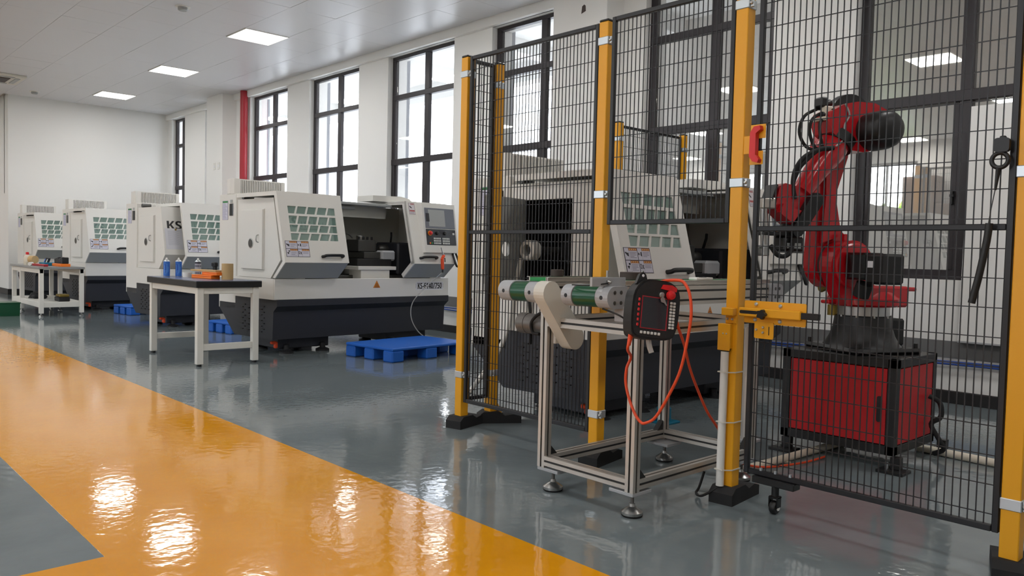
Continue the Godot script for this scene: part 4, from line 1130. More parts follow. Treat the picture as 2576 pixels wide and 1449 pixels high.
func conveyor():
	var t = thing("belt_conveyor", "twin green belt conveyor on an aluminium profile stand", "conveyor", V(-2.36, 0, -3.2))
	var X = [-2.6245, -2.0945]
	var Z = [-2.6825, -3.6225]
	for x in X:
		for z in Z:
			profile("leg", t, V(x, 0.113, z), V(x, 0.905, z), Vector3.RIGHT)
			wpart("corner_plate", mb().bx(V(x - 0.0225 if x < -2.3 else x - 0.11, 0.098, z + 0.0225 if z > -3 else z - 0.0225), V(x + 0.11 if x < -2.3 else x + 0.0225, 0.113, z - 0.11 if z > -3 else z + 0.11), 0.002), M.alu_paint, t)
			levelling_foot(t, x + (0.035 if x < -2.3 else -0.02), z - (0.03 if z > -3 else -0.03), 0.1)
	for y in [0.146, 0.806]:
		for z in Z: profile("cross_rail", t, V(X[0] + 0.0225, y, z), V(X[1] - 0.0225, y, z), Vector3.BACK)
		for x in X: profile("side_rail", t, V(x, y, Z[0] - 0.0225), V(x, y, Z[1] + 0.0225), Vector3.RIGHT)
	for x in X:
		wpart("gusset", mb().prism([Vector2(0, 0), Vector2(-0.05, 0), Vector2(0, 0.05)], V(x, 0.168, Z[1] + 0.0225), Vector3.FORWARD, Vector3.UP, Vector3.RIGHT, -0.016, 0.016), M.black, t)
		wpart("gusset", mb().prism([Vector2(0, 0), Vector2(0.05, 0), Vector2(0, 0.05)], V(x, 0.168, Z[0] - 0.0225), Vector3.FORWARD, Vector3.UP, Vector3.RIGHT, -0.016, 0.016), M.black, t)
	wpart("head_plate", mb().bx(V(-2.2, 0.838, -2.668), V(-2.07, 0.905, -2.658), 0.002), M.alu_paint, t)
	var ry = 0.943; var rr = 0.045
	var zf = -2.60
	for u in [[-2.835, -2.757, -2.652, -2.588], [-2.42, -2.36, -2.222, -2.152]]:
		var zb = -3.13 if u[0] < -2.7 else -3.98
		# end blocks with rounded noses
		for e in [[u[0], u[1]], [u[2], u[3]]]:
			for nose in [[zf, 1.0], [zb, -1.0]]:
				var pr = []
				for i in 13:
					var a = -PI / 2 + PI * i / 12
					pr.append(Vector2(nose[0] + nose[1] * cos(a) * (rr + 0.003), ry + sin(a) * (rr + 0.003)))
				pr.append(Vector2(nose[0] - nose[1] * 0.085, ry + rr + 0.003)); pr.append(Vector2(nose[0] - nose[1] * 0.085, ry - rr - 0.003))
				wpart("end_block", mb().prism(pr, Vector3.ZERO, Vector3.BACK, Vector3.UP, Vector3.RIGHT, e[0], e[1]), M.alu_paint, t, "grey painted end block")
				if nose[1] > 0 or e[1] > -2.2:
					wpart("adjusting_hole", mb().cyl(V((e[0] + e[1]) / 2, ry, nose[0] + nose[1] * (rr - 0.002)), V((e[0] + e[1]) / 2, ry, nose[0] + nose[1] * (rr + 0.0036)), 0.009, 14), M.black, t)
		for nose in [zf, zb]:
			for dy in [-0.022, 0.022]:
				for dz in [0.0, 0.042]:
					var sz = nose - dz if nose == zf else nose + dz
					wpart("block_screw", mb().lathe([Vector2(0.0085, 0), Vector2(0.0085, 0.0015), Vector2(0.005, 0.002)], V(u[3], ry + dy, sz), Vector3.RIGHT, 12), M.cast, t)
		wpart("front_roller", mb().cyl(V(u[1] + 0.002, ry, zf), V(u[2] - 0.002, ry, zf), rr - 0.003, 28), M.cast, t)
		wpart("rear_roller", mb().cyl(V(u[1] + 0.002, ry, zb), V(u[2] - 0.002, ry, zb), rr - 0.003, 28), M.cast, t)
		var bl = []
		for i in 17: bl.append(Vector2(zf + cos(-PI / 2 + PI * i / 16) * rr, ry + sin(-PI / 2 + PI * i / 16) * rr))
		for i in 17: bl.append(Vector2(zb - cos(-PI / 2 + PI * i / 16) * rr, ry - sin(-PI / 2 + PI * i / 16) * rr))
		var belt = mb()
		belt.smooth(5)
		for i in bl.size():
			var a = bl[i]; var b = bl[(i + 1) % bl.size()]
			var e2 = b - a
			belt.quad(V(u[1] + 0.004, a.y, a.x), V(u[1] + 0.004, b.y, b.x), V(u[2] - 0.004, b.y, b.x), V(u[2] - 0.004, a.y, a.x), V(0, -e2.x, e2.y))
		wpart("belt", belt, M.green_belt, t, "dark green belt")
		for x in [(u[0] + u[1]) / 2, (u[2] + u[3]) / 2]:
			profile("belt_rail", t, V(x, ry, zf - 0.085), V(x, ry, zb + 0.085), Vector3.RIGHT, 0.04, 0.088)
		# guide channels along the belt with the bright sliding bed between
		var ga = u[1] - 0.012; var gb = u[2] + 0.012
		var gz = -2.69 if u[0] < -2.7 else -2.73
		for gx in [[ga, 1.0], [gb, -1.0]]:
			wpart("guide_channel", mb().bx(V(gx[0] - 0.011, 0.99, gz), V(gx[0] + 0.011, 0.993, zb)).bx(V(gx[0] - 0.011, 1.009, gz), V(gx[0] + 0.011, 1.012, zb)).bx(V(gx[0] + gx[1] * 0.008, 0.99, gz), V(gx[0] + gx[1] * 0.011, 1.012, zb)), M.alu, t)
			wpart("guide_back", mb().bx(V(gx[0] + gx[1] * 0.0, 0.993, gz - 0.004), V(gx[0] + gx[1] * 0.008, 1.009, zb)), M.alu, t)
		wpart("slide_bed", mb().bx(V(ga + 0.0115, 0.9905, gz), V(gb - 0.0115, 1.008, zb)), M.green_bright, t)
	# stop plate with sensor on the near belt
	wpart("stop_plate", mb().bx(V(-2.205, 0.99, -2.50), V(-2.192, 1.028, -2.72), 0.001), M.alu_paint, t)
	wpart("sensor", mb().lathe([Vector2(0.008, 0), Vector2(0.01, 0.008), Vector2(0.008, 0.02), Vector2(0.003, 0.024)], V(-2.192, 1.008, -2.595), Vector3.RIGHT, 14), M.steel, t)
	wpart("sensor_cable", mb().tube(spline([V(-2.178, 1.005, -2.595), V(-2.2, 0.998, -2.55), V(-2.26, 0.992, -2.54), V(-2.36, 0.99, -2.56)], 5), 0.003, 6), M.black, t)
	for p in [[V(-2.215, 1.012, -2.625)], [V(-2.21, 1.012, -2.86)]]: wpart("stop_pin", mb().cyl(p[0], p[0] + V(0, 0.045, 0), 0.007, 12), M.steel, t)
	wpart("drive_cable", mb().tube(spline([V(-2.2, 0.895, -2.58), V(-2.12, 0.87, -2.6), V(-2.09, 0.83, -2.64), V(-2.09, 0.81, -2.655)], 5), 0.004, 6), M.black, t)
	# drive cover and gear motor
	var cv = []
	var A = Vector2(-2.60, 0.943); var B = Vector2(-2.77, 0.73)
	var ax = (B - A).normalized()
	var nn = Vector2(-ax.y, ax.x)
	for i in 13:
		var an = PI * i / 12
		cv.append(A + nn * cos(an) * 0.055 - ax * sin(an) * 0.055)
	for i in 13:
		var an = PI * i / 12
		cv.append(B - nn * cos(an) * 0.055 + ax * sin(an) * 0.055)
	wpart("drive_cover", mb().prism(cv, Vector3.ZERO, Vector3.BACK, Vector3.UP, Vector3.RIGHT, -2.586, -2.52), M.off_white, t, "cream oval drive cover")
	wpart("motor_bracket", mb().bx(V(-2.602, 0.70, -2.84), V(-2.588, 0.82, -2.70), 0.002), M.white_plastic, t)
	wpart("gearbox", mb().bx(V(-2.69, 0.715, -2.82), V(-2.602, 0.832, -2.71), 0.01), M.motor_grey, t)
	wpart("motor", mb().cyl(V(-2.87, 0.775, -2.765), V(-2.68, 0.775, -2.765), 0.05, 28), M.motor_grey, t)
	wpart("motor_fan_cover", mb().lathe([Vector2(0.052, 0), Vector2(0.052, 0.05), Vector2(0.044, 0.06)], V(-2.83, 0.775, -2.765), V(-1, 0, 0), 28), M.motor_grey, t)
	wpart("motor_cable", mb().tube(spline([V(-2.66, 0.83, -2.74), V(-2.70, 0.835, -2.71), V(-2.755, 0.79, -2.705), V(-2.75, 0.74, -2.71), V(-2.7, 0.735, -2.705)], 6), 0.008, 8), M.rubber, t)
	wpart("motor_label", mb().bx(V(-2.665, 0.75, -2.7095), V(-2.635, 0.79, -2.7085)), M.paper, t)
	# blanks waiting on the belts
	t = thing("steel_blank", "small dark round steel blank on the belt beside the oval drive cover", "workpiece", V(-2.7, 1.012, -2.82), 0.0, "steel blanks on the conveyor")
	part("disc", mb().lathe([Vector2(0.028, 0), Vector2(0.031, 0.002), Vector2(0.031, 0.033), Vector2(0.028, 0.035)], Vector3.ZERO, Vector3.UP, 28), M.brown_steel, t)
	t = thing("steel_blank", "large dark round steel blank behind the grey stop plate", "workpiece", V(-2.287, 1.012, -2.88), 0.0, "steel blanks on the conveyor")
	part("disc", mb().lathe([Vector2(0.052, 0), Vector2(0.055, 0.002), Vector2(0.055, 0.034), Vector2(0.052, 0.036)], Vector3.ZERO, Vector3.UP, 32), M.brown_steel, t)
	t = thing("photo_sensor", "white slim sensor strip lying at the far part of the belt", "sensor", V(-2.23, 1.0125, -3.35))
	part("body", mb().bx(V(-0.025, 0, -0.07), V(0.025, 0.012, 0.07), 0.003), M.white_plastic, t)
	part("lens", mb().bx(V(0.0, 0.012, -0.02), V(0.02, 0.015, 0.02), 0.001), M.black, t)

func teach_pendant():
	var c = V(-1.945, 0.905, -2.6)
	var t = thing("teach_pendant", "black robot teach pendant with red stop button and orange cable hung on the conveyor", "pendant", c)
	var yaw = deg_to_rad(66.0)
	t.basis = Basis(Vector3.UP, yaw) * Basis(Vector3.BACK, deg_to_rad(-7.0)) * Basis(Vector3.RIGHT, deg_to_rad(-6.0))
	# outline with soft shoulders
	var o = []
	for p in [Vector2(-0.085, -0.115), Vector2(0.0, -0.12), Vector2(0.075, -0.11), Vector2(0.1, -0.07), Vector2(0.108, 0.02), Vector2(0.1, 0.085), Vector2(0.06, 0.118), Vector2(0.0, 0.122), Vector2(-0.06, 0.115), Vector2(-0.1, 0.07), Vector2(-0.108, 0.0), Vector2(-0.104, -0.08)]: o.append(p)
	var sm = []
	for i in o.size():
		var a = o[(i - 1 + o.size()) % o.size()]; var b = o[i]; var c2 = o[(i + 1) % o.size()]; var d = o[(i + 2) % o.size()]
		for k in 3: sm.append(b.cubic_interpolate(c2, a, d, k / 3.0))
	part("shell", mb().prism(sm, Vector3.ZERO, Vector3.RIGHT, Vector3.UP, Vector3.BACK, -0.055, 0.012), M.black, t)
	var ins = []
	for p in sm: ins.append(p * 0.93)
	part("face", mb().prism(ins, Vector3.ZERO, Vector3.RIGHT, Vector3.UP, Vector3.BACK, 0.012, 0.016), M.dark, t)
	part("screen_frame", mb().bx(V(-0.068, -0.078, 0.016), V(0.052, 0.052, 0.0175)), M.pipe_red, t, "red line round the screen")
	part("screen", mb().bx(V(-0.064, -0.074, 0.0175), V(0.046, 0.048, 0.0185)), M.screen_dark, t)
	part("hanging_lug", mb().prism([Vector2(-0.085, 0.1), Vector2(-0.035, 0.112), Vector2(-0.045, 0.14), Vector2(-0.058, 0.15), Vector2(-0.072, 0.14)], Vector3.ZERO, Vector3.RIGHT, Vector3.UP, Vector3.BACK, -0.03, -0.01), M.black, t)
	part("lug_eye", mb().lathe([Vector2(0.006, 0), Vector2(0.004, 0.002)], V(-0.058, 0.134, -0.0095), Vector3.BACK, 10), M.paper, t)
	part("stop_guard", mb().prism([Vector2(0.012, 0.088), Vector2(0.082, 0.082), Vector2(0.084, 0.098), Vector2(0.06, 0.108), Vector2(0.02, 0.106)], Vector3.ZERO, Vector3.RIGHT, Vector3.UP, Vector3.BACK, 0.008, 0.022), M.red_plastic, t)
	part("stop_button", mb().lathe([Vector2(0.012, 0), Vector2(0.019, 0.01), Vector2(0.017, 0.024), Vector2(0.006, 0.028)], V(0.052, 0.066, 0.016), Vector3.BACK, 20), M.red_plastic, t, "red mushroom stop button")
	part("key_switch", mb().lathe([Vector2(0.012, 0), Vector2(0.012, 0.008), Vector2(0.008, 0.01)], V(0.016, 0.063, 0.016), Vector3.BACK, 16), M.steel, t)
	part("key", mb().prism([Vector2(-0.003, 0), Vector2(0.008, -0.006), Vector2(0.014, -0.02), Vector2(0.022, -0.034), Vector2(0.018, -0.036), Vector2(0.008, -0.026), Vector2(-0.006, -0.024), Vector2(-0.01, -0.012)], V(0.018, 0.058, 0.026), Vector3.RIGHT, Vector3.UP, Vector3.BACK, 0, 0.002), M.steel, t)
	var ks = mb()
	for r in 9:
		for c3 in 2: ks.box(V(0.066 + c3 * 0.014, 0.036 - r * 0.0125, 0.017), V(0.011, 0.0095, 0.005), 0.0015)
	part("jog_keys", ks, M.key_white, t)
	ks = mb()
	for k in 6: ks.box(V(-0.06 + k * 0.016, -0.094, 0.017), V(0.011, 0.011, 0.005), 0.0015)
	part("mode_keys", ks, M.key_white, t)
	ks = mb()
	for k in 6: ks.box(V(-0.08, 0.035 - k * 0.02, 0.017), V(0.009, 0.012, 0.004), 0.0015)
	part("soft_keys", ks, M.red_plastic, t)
	part("wrist_strap", mb().tube(spline([V(-0.005, -0.112, -0.02), V(0.0, -0.14, -0.018), V(0.012, -0.17, -0.015)], 4), 0.012, 6), M.clear_plastic, t)
	# cable: gland below, a long loop, then back up and down to the floor
	var inv = t.transform.affine_inverse()
	var p0 = t.transform * V(-0.085, -0.115, -0.02)
	var pts = [p0, p0 + V(-0.005, -0.05, 0.01)]
	for q in [[-2.072, 0.70], [-2.092, 0.654], [-2.096, 0.594], [-2.077, 0.53], [-2.043, 0.468], [-2.011, 0.437], [-1.984, 0.439], [-1.935, 0.473], [-1.871, 0.577], [-1.824, 0.678], [-1.795, 0.807], [-1.783, 0.901], [-1.793, 0.978], [-1.819, 1.02], [-1.85, 1.03]]: pts.append(V(q[0] - 0.0, q[1], -2.62))
	var hook = t.transform * V(0.04, 0.118, -0.04)
	pts.append(hook + V(0.03, 0.012, 0.01))
	pts.append(hook)
	for q in [[-1.97, 0.98, -2.68], [-1.94, 0.9, -2.72], [-1.929, 0.823, -2.75], [-1.968, 0.744, -2.85], [-2.006, 0.637, -2.95], [-2.05, 0.525, -3.08], [-2.07, 0.4, -3.2], [-2.1, 0.28, -3.36], [-2.1, 0.15, -3.45], [-2.11, 0.04, -3.75], [-2.06, 0.012, -4.1], [-2.04, 0.012, -4.36]]: pts.append(V(q[0], q[1], q[2]))
	wpart("hook_bar", mb().bar(V(-2.11, 0.96, -2.655), t.transform * V(-0.03, 0.09, -0.055), 0.02, 0.006, Vector3.UP, 0.001), M.black, t)
	wpart("cable_gland", mb().tube([p0 + V(0.004, 0.02, 0), p0 + V(-0.004, -0.035, 0.006)], 0.012, 10, 0.008), M.orange_cable, t)
	wpart("cable", mb().tube(spline(pts, 5), 0.0062, 8), M.orange_cable, t, "orange cable in a long loop")

# ---------------------------------------------------------------- robot on its pedestal
func robot():
	var x0 = -2.335; var x1 = -1.68; var z0 = -4.39; var z1 = -4.97
	var t = thing("robot_pedestal", "red and black steel pedestal cabinet under the robot arm", "pedestal", V(-2.0075, 0, -4.68))
	var fr = mb()
	for x in [x0, x1 - 0.05]:
		for z in [z0 - 0.05, z1]: fr.bx(V(x, 0.08, z), V(x + 0.05, 0.6, z + 0.05), 0.003)
	fr.bx(V(x0, 0.55, z1), V(x1, 0.6, z0), 0.003)
	fr.bx(V(x0, 0.08, z1), V(x1, 0.13, z0), 0.003)
	wpart("frame", fr, M.black, t)
	wpart("front_panel", mb().bx(V(x0 + 0.052, 0.134, z0 - 0.012), V(x1 - 0.052, 0.546, z0 - 0.004), 0.001), M.box_red, t, "red front panel")
	wpart("side_panel", mb().bx(V(x1 - 0.012, 0.134, z1 + 0.052), V(x1 - 0.004, 0.546, z0 - 0.052), 0.001), M.box_red, t)
	wpart("side_panel", mb().bx(V(x0 + 0.004, 0.134, z1 + 0.052), V(x0 + 0.012, 0.546, z0 - 0.052), 0.001), M.box_red, t)
	wpart("rear_panel", mb().bx(V(x0 + 0.052, 0.134, z1 + 0.004), V(x1 - 0.052, 0.546, z1 + 0.012), 0.001), M.box_red, t)
	wpart("door_handle", mb().prism(shift(round_rect(0.022, 0.14, 0.01, 4), Vector2(-1.766, 0.325)), V(0, 0, z0 - 0.006), Vector3.RIGHT, Vector3.UP, Vector3.BACK, 0, 0.014), M.black, t, "black recessed handle")
	for p in [[x0 - 0.03, z0 + 0.02], [x1 - 0.06, z0 + 0.02], [x0 - 0.03, z1 - 0.08], [x1 - 0.06, z1 - 0.08]]:
		wpart("anchor_plate", mb().bx(V(p[0], 0, p[1] - 0.06), V(p[0] + 0.14, 0.016, p[1] + 0.06), 0.002), M.black, t)
		wpart("anchor_stud", mb().cyl(V(p[0] + 0.035, 0.016, p[1]), V(p[0] + 0.035, 0.05, p[1]), 0.01, 8), M.zinc, t)
		wpart("foot_block", mb().bx(V(p[0] + 0.05, 0.016, p[1] - 0.05), V(p[0] + 0.1, 0.08, p[1] + 0.0), 0.002), M.black, t)
	wpart("cable_loop", mb().tube(spline([V(x1 + 0.005, 0.36, -4.85), V(x1 + 0.06, 0.33, -4.86), V(x1 + 0.07, 0.25, -4.86), V(x1 + 0.02, 0.2, -4.86), V(x1 + 0.06, 0.12, -4.87), V(x1 + 0.08, 0.06, -4.9), V(x1 + 0.02, 0.02, -4.92)], 5), 0.014, 8), M.rubber, t)
	# the arm: local x forward (towards the lathe and conveyor), z to the far side
	var r = thing("industrial_robot", "red six-axis robot arm with black motor covers bending down to its gripper", "robot", V(-2.0, 0.6, -4.68), deg_to_rad(-115.0))
	var P = func(a, y, s): return V(a, y - 0.6, -s)
	var Y = Vector3.UP; var F = Vector3.RIGHT; var S = Vector3.FORWARD    # side s points to -z
	var red = M.robot_red
	part("base_flange", mb().box(P.call(0, 0.617, 0), V(0.46, 0.034, 0.46), 0.02), M.black, r)
	for q in [[0.2, 0.2], [-0.2, 0.2], [0.2, -0.2], [-0.2, -0.2]]: part("flange_bolt", mb().cyl(P.call(q[0], 0.634, q[1]), P.call(q[0], 0.662, q[1]), 0.014, 8), M.black, r)
	part("base_casting", mb().lathe([Vector2(0.215, 0.034), Vector2(0.2, 0.05), Vector2(0.178, 0.09), Vector2(0.162, 0.14), Vector2(0.155, 0.19), Vector2(0.153, 0.205)], Vector3.ZERO, Y, 36), M.black, r)
	part("connector_box", mb().bx(P.call(-0.26, 0.63, -0.06), P.call(-0.14, 0.79, 0.06), 0.012), M.black, r)
	part("bearing_ring", mb().lathe([Vector2(0.14, 0.205), Vector2(0.145, 0.21), Vector2(0.145, 0.262), Vector2(0.13, 0.265)], Vector3.ZERO, Y, 36), M.steel, r, "bright steel bearing ring")
	for k in 10: part("ring_bolt", mb().cyl(P.call(0.15 * cos(k * TAU / 10), 0.8, 0.15 * sin(k * TAU / 10)), P.call(0.15 * cos(k * TAU / 10), 0.812, 0.15 * sin(k * TAU / 10)), 0.008, 6), M.steel, r)
	part("timing_motor", mb().cyl(P.call(0.115, 0.8, -0.11), P.call(0.115, 0.862, -0.11), 0.035, 16), M.brass, r)
	# turret
	part("turret", mb().lathe([Vector2(0.185, 0.265), Vector2(0.2, 0.275), Vector2(0.205, 0.31), Vector2(0.18, 0.345), Vector2(0.15, 0.37)], Vector3.ZERO, Y, 36), red, r)
	part("turret_block", mb().bx(P.call(-0.17, 0.865, 0.0), P.call(0.13, 0.985, 0.17), 0.012), red, r)
	part("turret_lug", mb().bx(P.call(0.15, 0.875, -0.05), P.call(0.262, 0.896, 0.02), 0.006), red, r)
	part("turret_lug", mb().bx(P.call(-0.275, 0.873, -0.06), P.call(-0.15, 0.893, 0.06), 0.006), red, r)
	part("turret_lug", mb().bx(P.call(-0.275, 0.955, -0.05), P.call(-0.1, 0.978, 0.12), 0.006), red, r)
	# shoulder: casting that carries the big axis-2 bearing
	var sh = []
	for i in 19:
		var a = -0.25 + (PI + 0.5) * i / 18
		sh.append(Vector2(0.175 + 0.145 * cos(a), 1.095 + 0.145 * sin(a)))
	sh.append_array([Vector2(0.02, 0.99), Vector2(-0.06, 0.95), Vector2(-0.12, 0.93), Vector2(-0.12, 0.87), Vector2(0.2, 0.87), Vector2(0.25, 0.93)])
	part("shoulder", mb().prism(sh, V(0, -0.6, 0), F, Y, S, 0.0, 0.1), red, r)
	part("shoulder_flange", mb().lathe([Vector2(0.13, 0), Vector2(0.13, 0.018), Vector2(0.12, 0.022)], P.call(0.175, 1.095, 0.1), S, 36), red, r)
	part("shoulder_lug", mb().bx(P.call(0.17, 1.235, 0.02), P.call(0.2, 1.275, 0.06), 0.005), red, r)
	part("axis_ring", mb().lathe([Vector2(0.135, 0), Vector2(0.135, 0.025)], P.call(0.18, 1.098, -0.025), S, 36), M.cast, r)
	part("shoulder_motor", mb().bx(P.call(0.1, 1.02, 0.122), P.call(0.25, 1.17, 0.27), 0.012), M.black_gloss, r, "black servo motor")
	part("motor_end", mb().bx(P.call(0.108, 1.0, 0.27), P.call(0.245, 1.165, 0.42), 0.014), M.black, r)
	part("motor_plug", mb().cyl(P.call(0.19, 1.0, 0.22), P.call(0.19, 0.93, 0.19), 0.045, 14), M.rubber, r)
	part("motor_label", mb().bx(P.call(0.2505, 1.09, 0.3), P.call(0.2475, 1.125, 0.34)), M.paper, r)
	part("lower_stop", mb().cyl(P.call(0.22, 0.955, -0.1), P.call(0.22, 0.985, -0.02), 0.022, 12), M.brass, r)
	# lower arm
	var ln = []
	for i in 15:
		var a = PI + PI * i / 14
		ln.append(Vector2(0.185 + 0.155 * cos(a), 1.11 + 0.155 * sin(a)))
	ln.append_array([Vector2(0.336, 1.2), Vector2(0.315, 1.5), Vector2(0.325, 1.74)])
	for i in 11:
		var a = PI * i / 10
		ln.append(Vector2(0.225 + 0.1 * cos(a), 1.78 + 0.09 * sin(a)))
	ln.append_array([Vector2(0.13, 1.72), Vector2(0.205, 1.5), Vector2(0.16, 1.3), Vector2(0.05, 1.2)])
	part("lower_arm", mb().prism(ln, V(0, -0.6, 0), F, Y, S, -0.115, -0.025), red, r)
	part("lower_arm_rib", mb().prism([Vector2(0.31, 1.22), Vector2(0.29, 1.5), Vector2(0.3, 1.72), Vector2(0.22, 1.72), Vector2(0.225, 1.5), Vector2(0.2, 1.26)], V(0, -0.6, 0), F, Y, S, -0.14, 0.0), red, r)
	# elbow housing with covers
	var el = [Vector2(0.362, 1.9), Vector2(0.345, 1.955), Vector2(0.26, 2.0), Vector2(0.17, 2.02), Vector2(0.05, 2.02), Vector2(-0.03, 1.99), Vector2(-0.05, 1.92), Vector2(-0.04, 1.8), Vector2(0.0, 1.76), Vector2(0.12, 1.74), Vector2(0.2, 1.745), Vector2(0.27, 1.80), Vector2(0.34, 1.84)]
	part("elbow_housing", mb().prism(el, V(0, -0.6, 0), F, Y, S, -0.07, 0.085), red, r)
	part("elbow_axis_cover", mb().lathe([Vector2(0.145, -0.03), Vector2(0.148, 0.02), Vector2(0.13, 0.06), Vector2(0.09, 0.08), Vector2(0.0, 0.085)], P.call(0.105, 1.945, -0.07), -S, 30), M.black, r)
	# motor cover: rounded dome on the near side
	var dm = []
	for i in 24:
		var a = TAU * i / 24
		var e = Vector2(cos(a), sin(a))
		dm.append(Vector2(0.055 + e.x * (0.125 if e.x > 0 else 0.11), 1.863 + e.y * (0.105 if e.y > 0 else 0.115)))
	var dome = mb()
	dome.smooth(7)
	var lay = [[0.085, 1.0], [0.17, 0.98], [0.21, 0.9], [0.232, 0.72], [0.242, 0.4], [0.244, 0.0]]
	for k in lay.size() - 1:
		for i in 24:
			var j = (i + 1) % 24
			var ce = Vector2(0.055, 1.863)
			var q = func(ii, l): return P.call(ce.x + (dm[ii].x - ce.x) * l[1], ce.y + (dm[ii].y - ce.y) * l[1], l[0])
			var mid = (q.call(i, lay[k]) + q.call(j, lay[k + 1])) * 0.5 - P.call(ce.x, ce.y, 0.08)
			dome.quad(q.call(i, lay[k]), q.call(j, lay[k]), q.call(j, lay[k + 1]), q.call(i, lay[k + 1]), mid)
	part("motor_cover", dome, M.black, r, "big black motor cover")
	# cable block and hoses in front of the elbow
	part("cable_block", mb().bx(P.call(0.30, 1.905, -0.03), P.call(0.385, 1.925, 0.07), 0.003).bx(P.call(0.3, 1.925, 0.0), P.call(0.36, 1.99, 0.05), 0.008), M.beige_pipe, r)
	part("connectors", mb().cyl(P.call(0.37, 1.94, 0.03), P.call(0.3, 1.94, 0.03), 0.018, 10).cyl(P.call(0.36, 1.99, -0.01), P.call(0.28, 2.02, -0.01), 0.02, 10).bx(P.call(0.33, 1.985, -0.03), P.call(0.38, 2.04, 0.04), 0.008).cyl(P.call(0.32, 1.96, 0.06), P.call(0.25, 1.97, 0.06), 0.014, 10), M.black, r)
	for k in 3:
		part("elbow_hose", mb().tube(spline([P.call(0.36, 1.98 - 0.03 * k, 0.03 * k - 0.02), P.call(0.46 - 0.03 * k, 1.93 - 0.02 * k, 0.03 * k), P.call(0.49 - 0.045 * k, 1.84, 0.03 * k), P.call(0.44 - 0.03 * k, 1.76, 0.03 * k), P.call(0.38 - 0.01 * k, 1.74, 0.04 + 0.01 * k), P.call(0.33, 1.75, 0.07)], 6), 0.009, 8), M.rubber, r)
	for k in 2:
		part("wrist_hose", mb().tube(spline([P.call(0.33, 1.75, 0.08 + 0.012 * k), P.call(0.42, 1.735, 0.08), P.call(0.5, 1.69 - 0.03 * k, 0.06), P.call(0.545 - 0.02 * k, 1.62, 0.05), P.call(0.55, 1.54, 0.04), P.call(0.54, 1.46, 0.05)], 6), 0.013, 8), M.rubber, r)
	part("grey_lead", mb().tube(spline([P.call(0.26, 2.0, 0.088), P.call(0.23, 1.94, 0.09), P.call(0.26, 1.88, 0.09), P.call(0.27, 1.8, 0.095), P.call(0.32, 1.76, 0.1)], 5), 0.005, 6), M.cream_grey, r)
	# forearm
	part("forearm_joint", mb().lathe([Vector2(0.1, 0), Vector2(0.1, 0.06)], P.call(0.225, 1.83, 0.01), (P.call(0.5, 1.46, 0.01) - P.call(0.25, 1.82, 0.01)), 28), M.black, r)
	var fa = P.call(0.262, 1.783, 0.01); var fb = P.call(0.47, 1.5, 0.01)
	part("forearm", mb().lathe([Vector2(0.088, 0), Vector2(0.09, 0.05), Vector2(0.082, 0.11), Vector2(0.066, 0.2), Vector2(0.058, 0.32), Vector2(0.06, fa.distance_to(fb))], fa, fb - fa, 28), red, r)
	# wrist
	part("wrist_housing", mb().prism([Vector2(0.405, 1.5), Vector2(0.44, 1.56), Vector2(0.52, 1.53), Vector2(0.60, 1.545), Vector2(0.635, 1.53), Vector2(0.665, 1.4), Vector2(0.58, 1.335), Vector2(0.52, 1.3), Vector2(0.4, 1.46)], V(0, -0.6, 0), F, Y, S, -0.05, 0.045), red, r)
	part("wrist_fork", mb().prism([Vector2(0.51, 1.395), Vector2(0.63, 1.43), Vector2(0.655, 1.38), Vector2(0.565, 1.325)], V(0, -0.6, 0), F, Y, S, 0.045, 0.075), red, r)
	var cap = []
	var ca = Vector2(0.42, 1.455); var cb = Vector2(0.535, 1.285)
	var cd = (cb - ca).normalized(); var cn = Vector2(-cd.y, cd.x)
	for i in 11: cap.append(ca + cn * cos(PI * i / 10) * 0.043 - cd * sin(PI * i / 10) * 0.043)
	for i in 11: cap.append(cb - cn * cos(PI * i / 10) * 0.036 + cd * sin(PI * i / 10) * 0.036)
	part("wrist_cover", mb().prism(cap, V(0, -0.6, 0), F, Y, S, 0.045, 0.085), M.black, r, "long black belt cover on the wrist")
	part("wrist_end", mb().cyl(P.call(0.535, 1.3, 0.0), P.call(0.575, 1.24, 0.0), 0.045, 20), M.dark, r)
	part("nose_plate", mb().bar(P.call(0.655, 1.535, 0.0), P.call(0.69, 1.44, 0.0), 0.1, 0.012, F, 0.002), M.black, r)
	# gripper
	part("gripper_body", mb().bx(P.call(0.47, 1.17, -0.05), P.call(0.6, 1.25, 0.05), 0.008), M.black, r)
	part("gripper_window", mb().bx(P.call(0.49, 1.185, 0.05), P.call(0.58, 1.215, 0.053)), M.cream_grey, r)
	part("gripper_cylinder", mb().cyl(P.call(0.72, 1.43, 0.02), P.call(0.705, 1.2, 0.02), 0.022, 14), M.steel, r)
	part("gripper_clamp", mb().bx(P.call(0.66, 1.40, -0.03), P.call(0.745, 1.46, 0.05), 0.006), M.alu, r)
	part("gripper_plate", mb().bx(P.call(0.57, 1.255, -0.05), P.call(0.73, 1.275, 0.05), 0.003), M.dark, r)
	for s in [-0.035, 0.035]: part("gripper_finger", mb().bx(P.call(0.69, 1.14, s - 0.012), P.call(0.73, 1.2, s + 0.012), 0.003), M.steel, r)
	part("air_fitting", mb().cyl(P.call(0.745, 1.19, 0.02), P.call(0.66, 1.19, 0.02), 0.01, 8), M.steel, r)
	part("gripper_hose", mb().tube(spline([P.call(0.69, 1.2, 0.05), P.call(0.66, 1.15, 0.07), P.call(0.61, 1.14, 0.07), P.call(0.57, 1.17, 0.07), P.call(0.55, 1.24, 0.06)], 5), 0.013, 8), M.rubber, r)

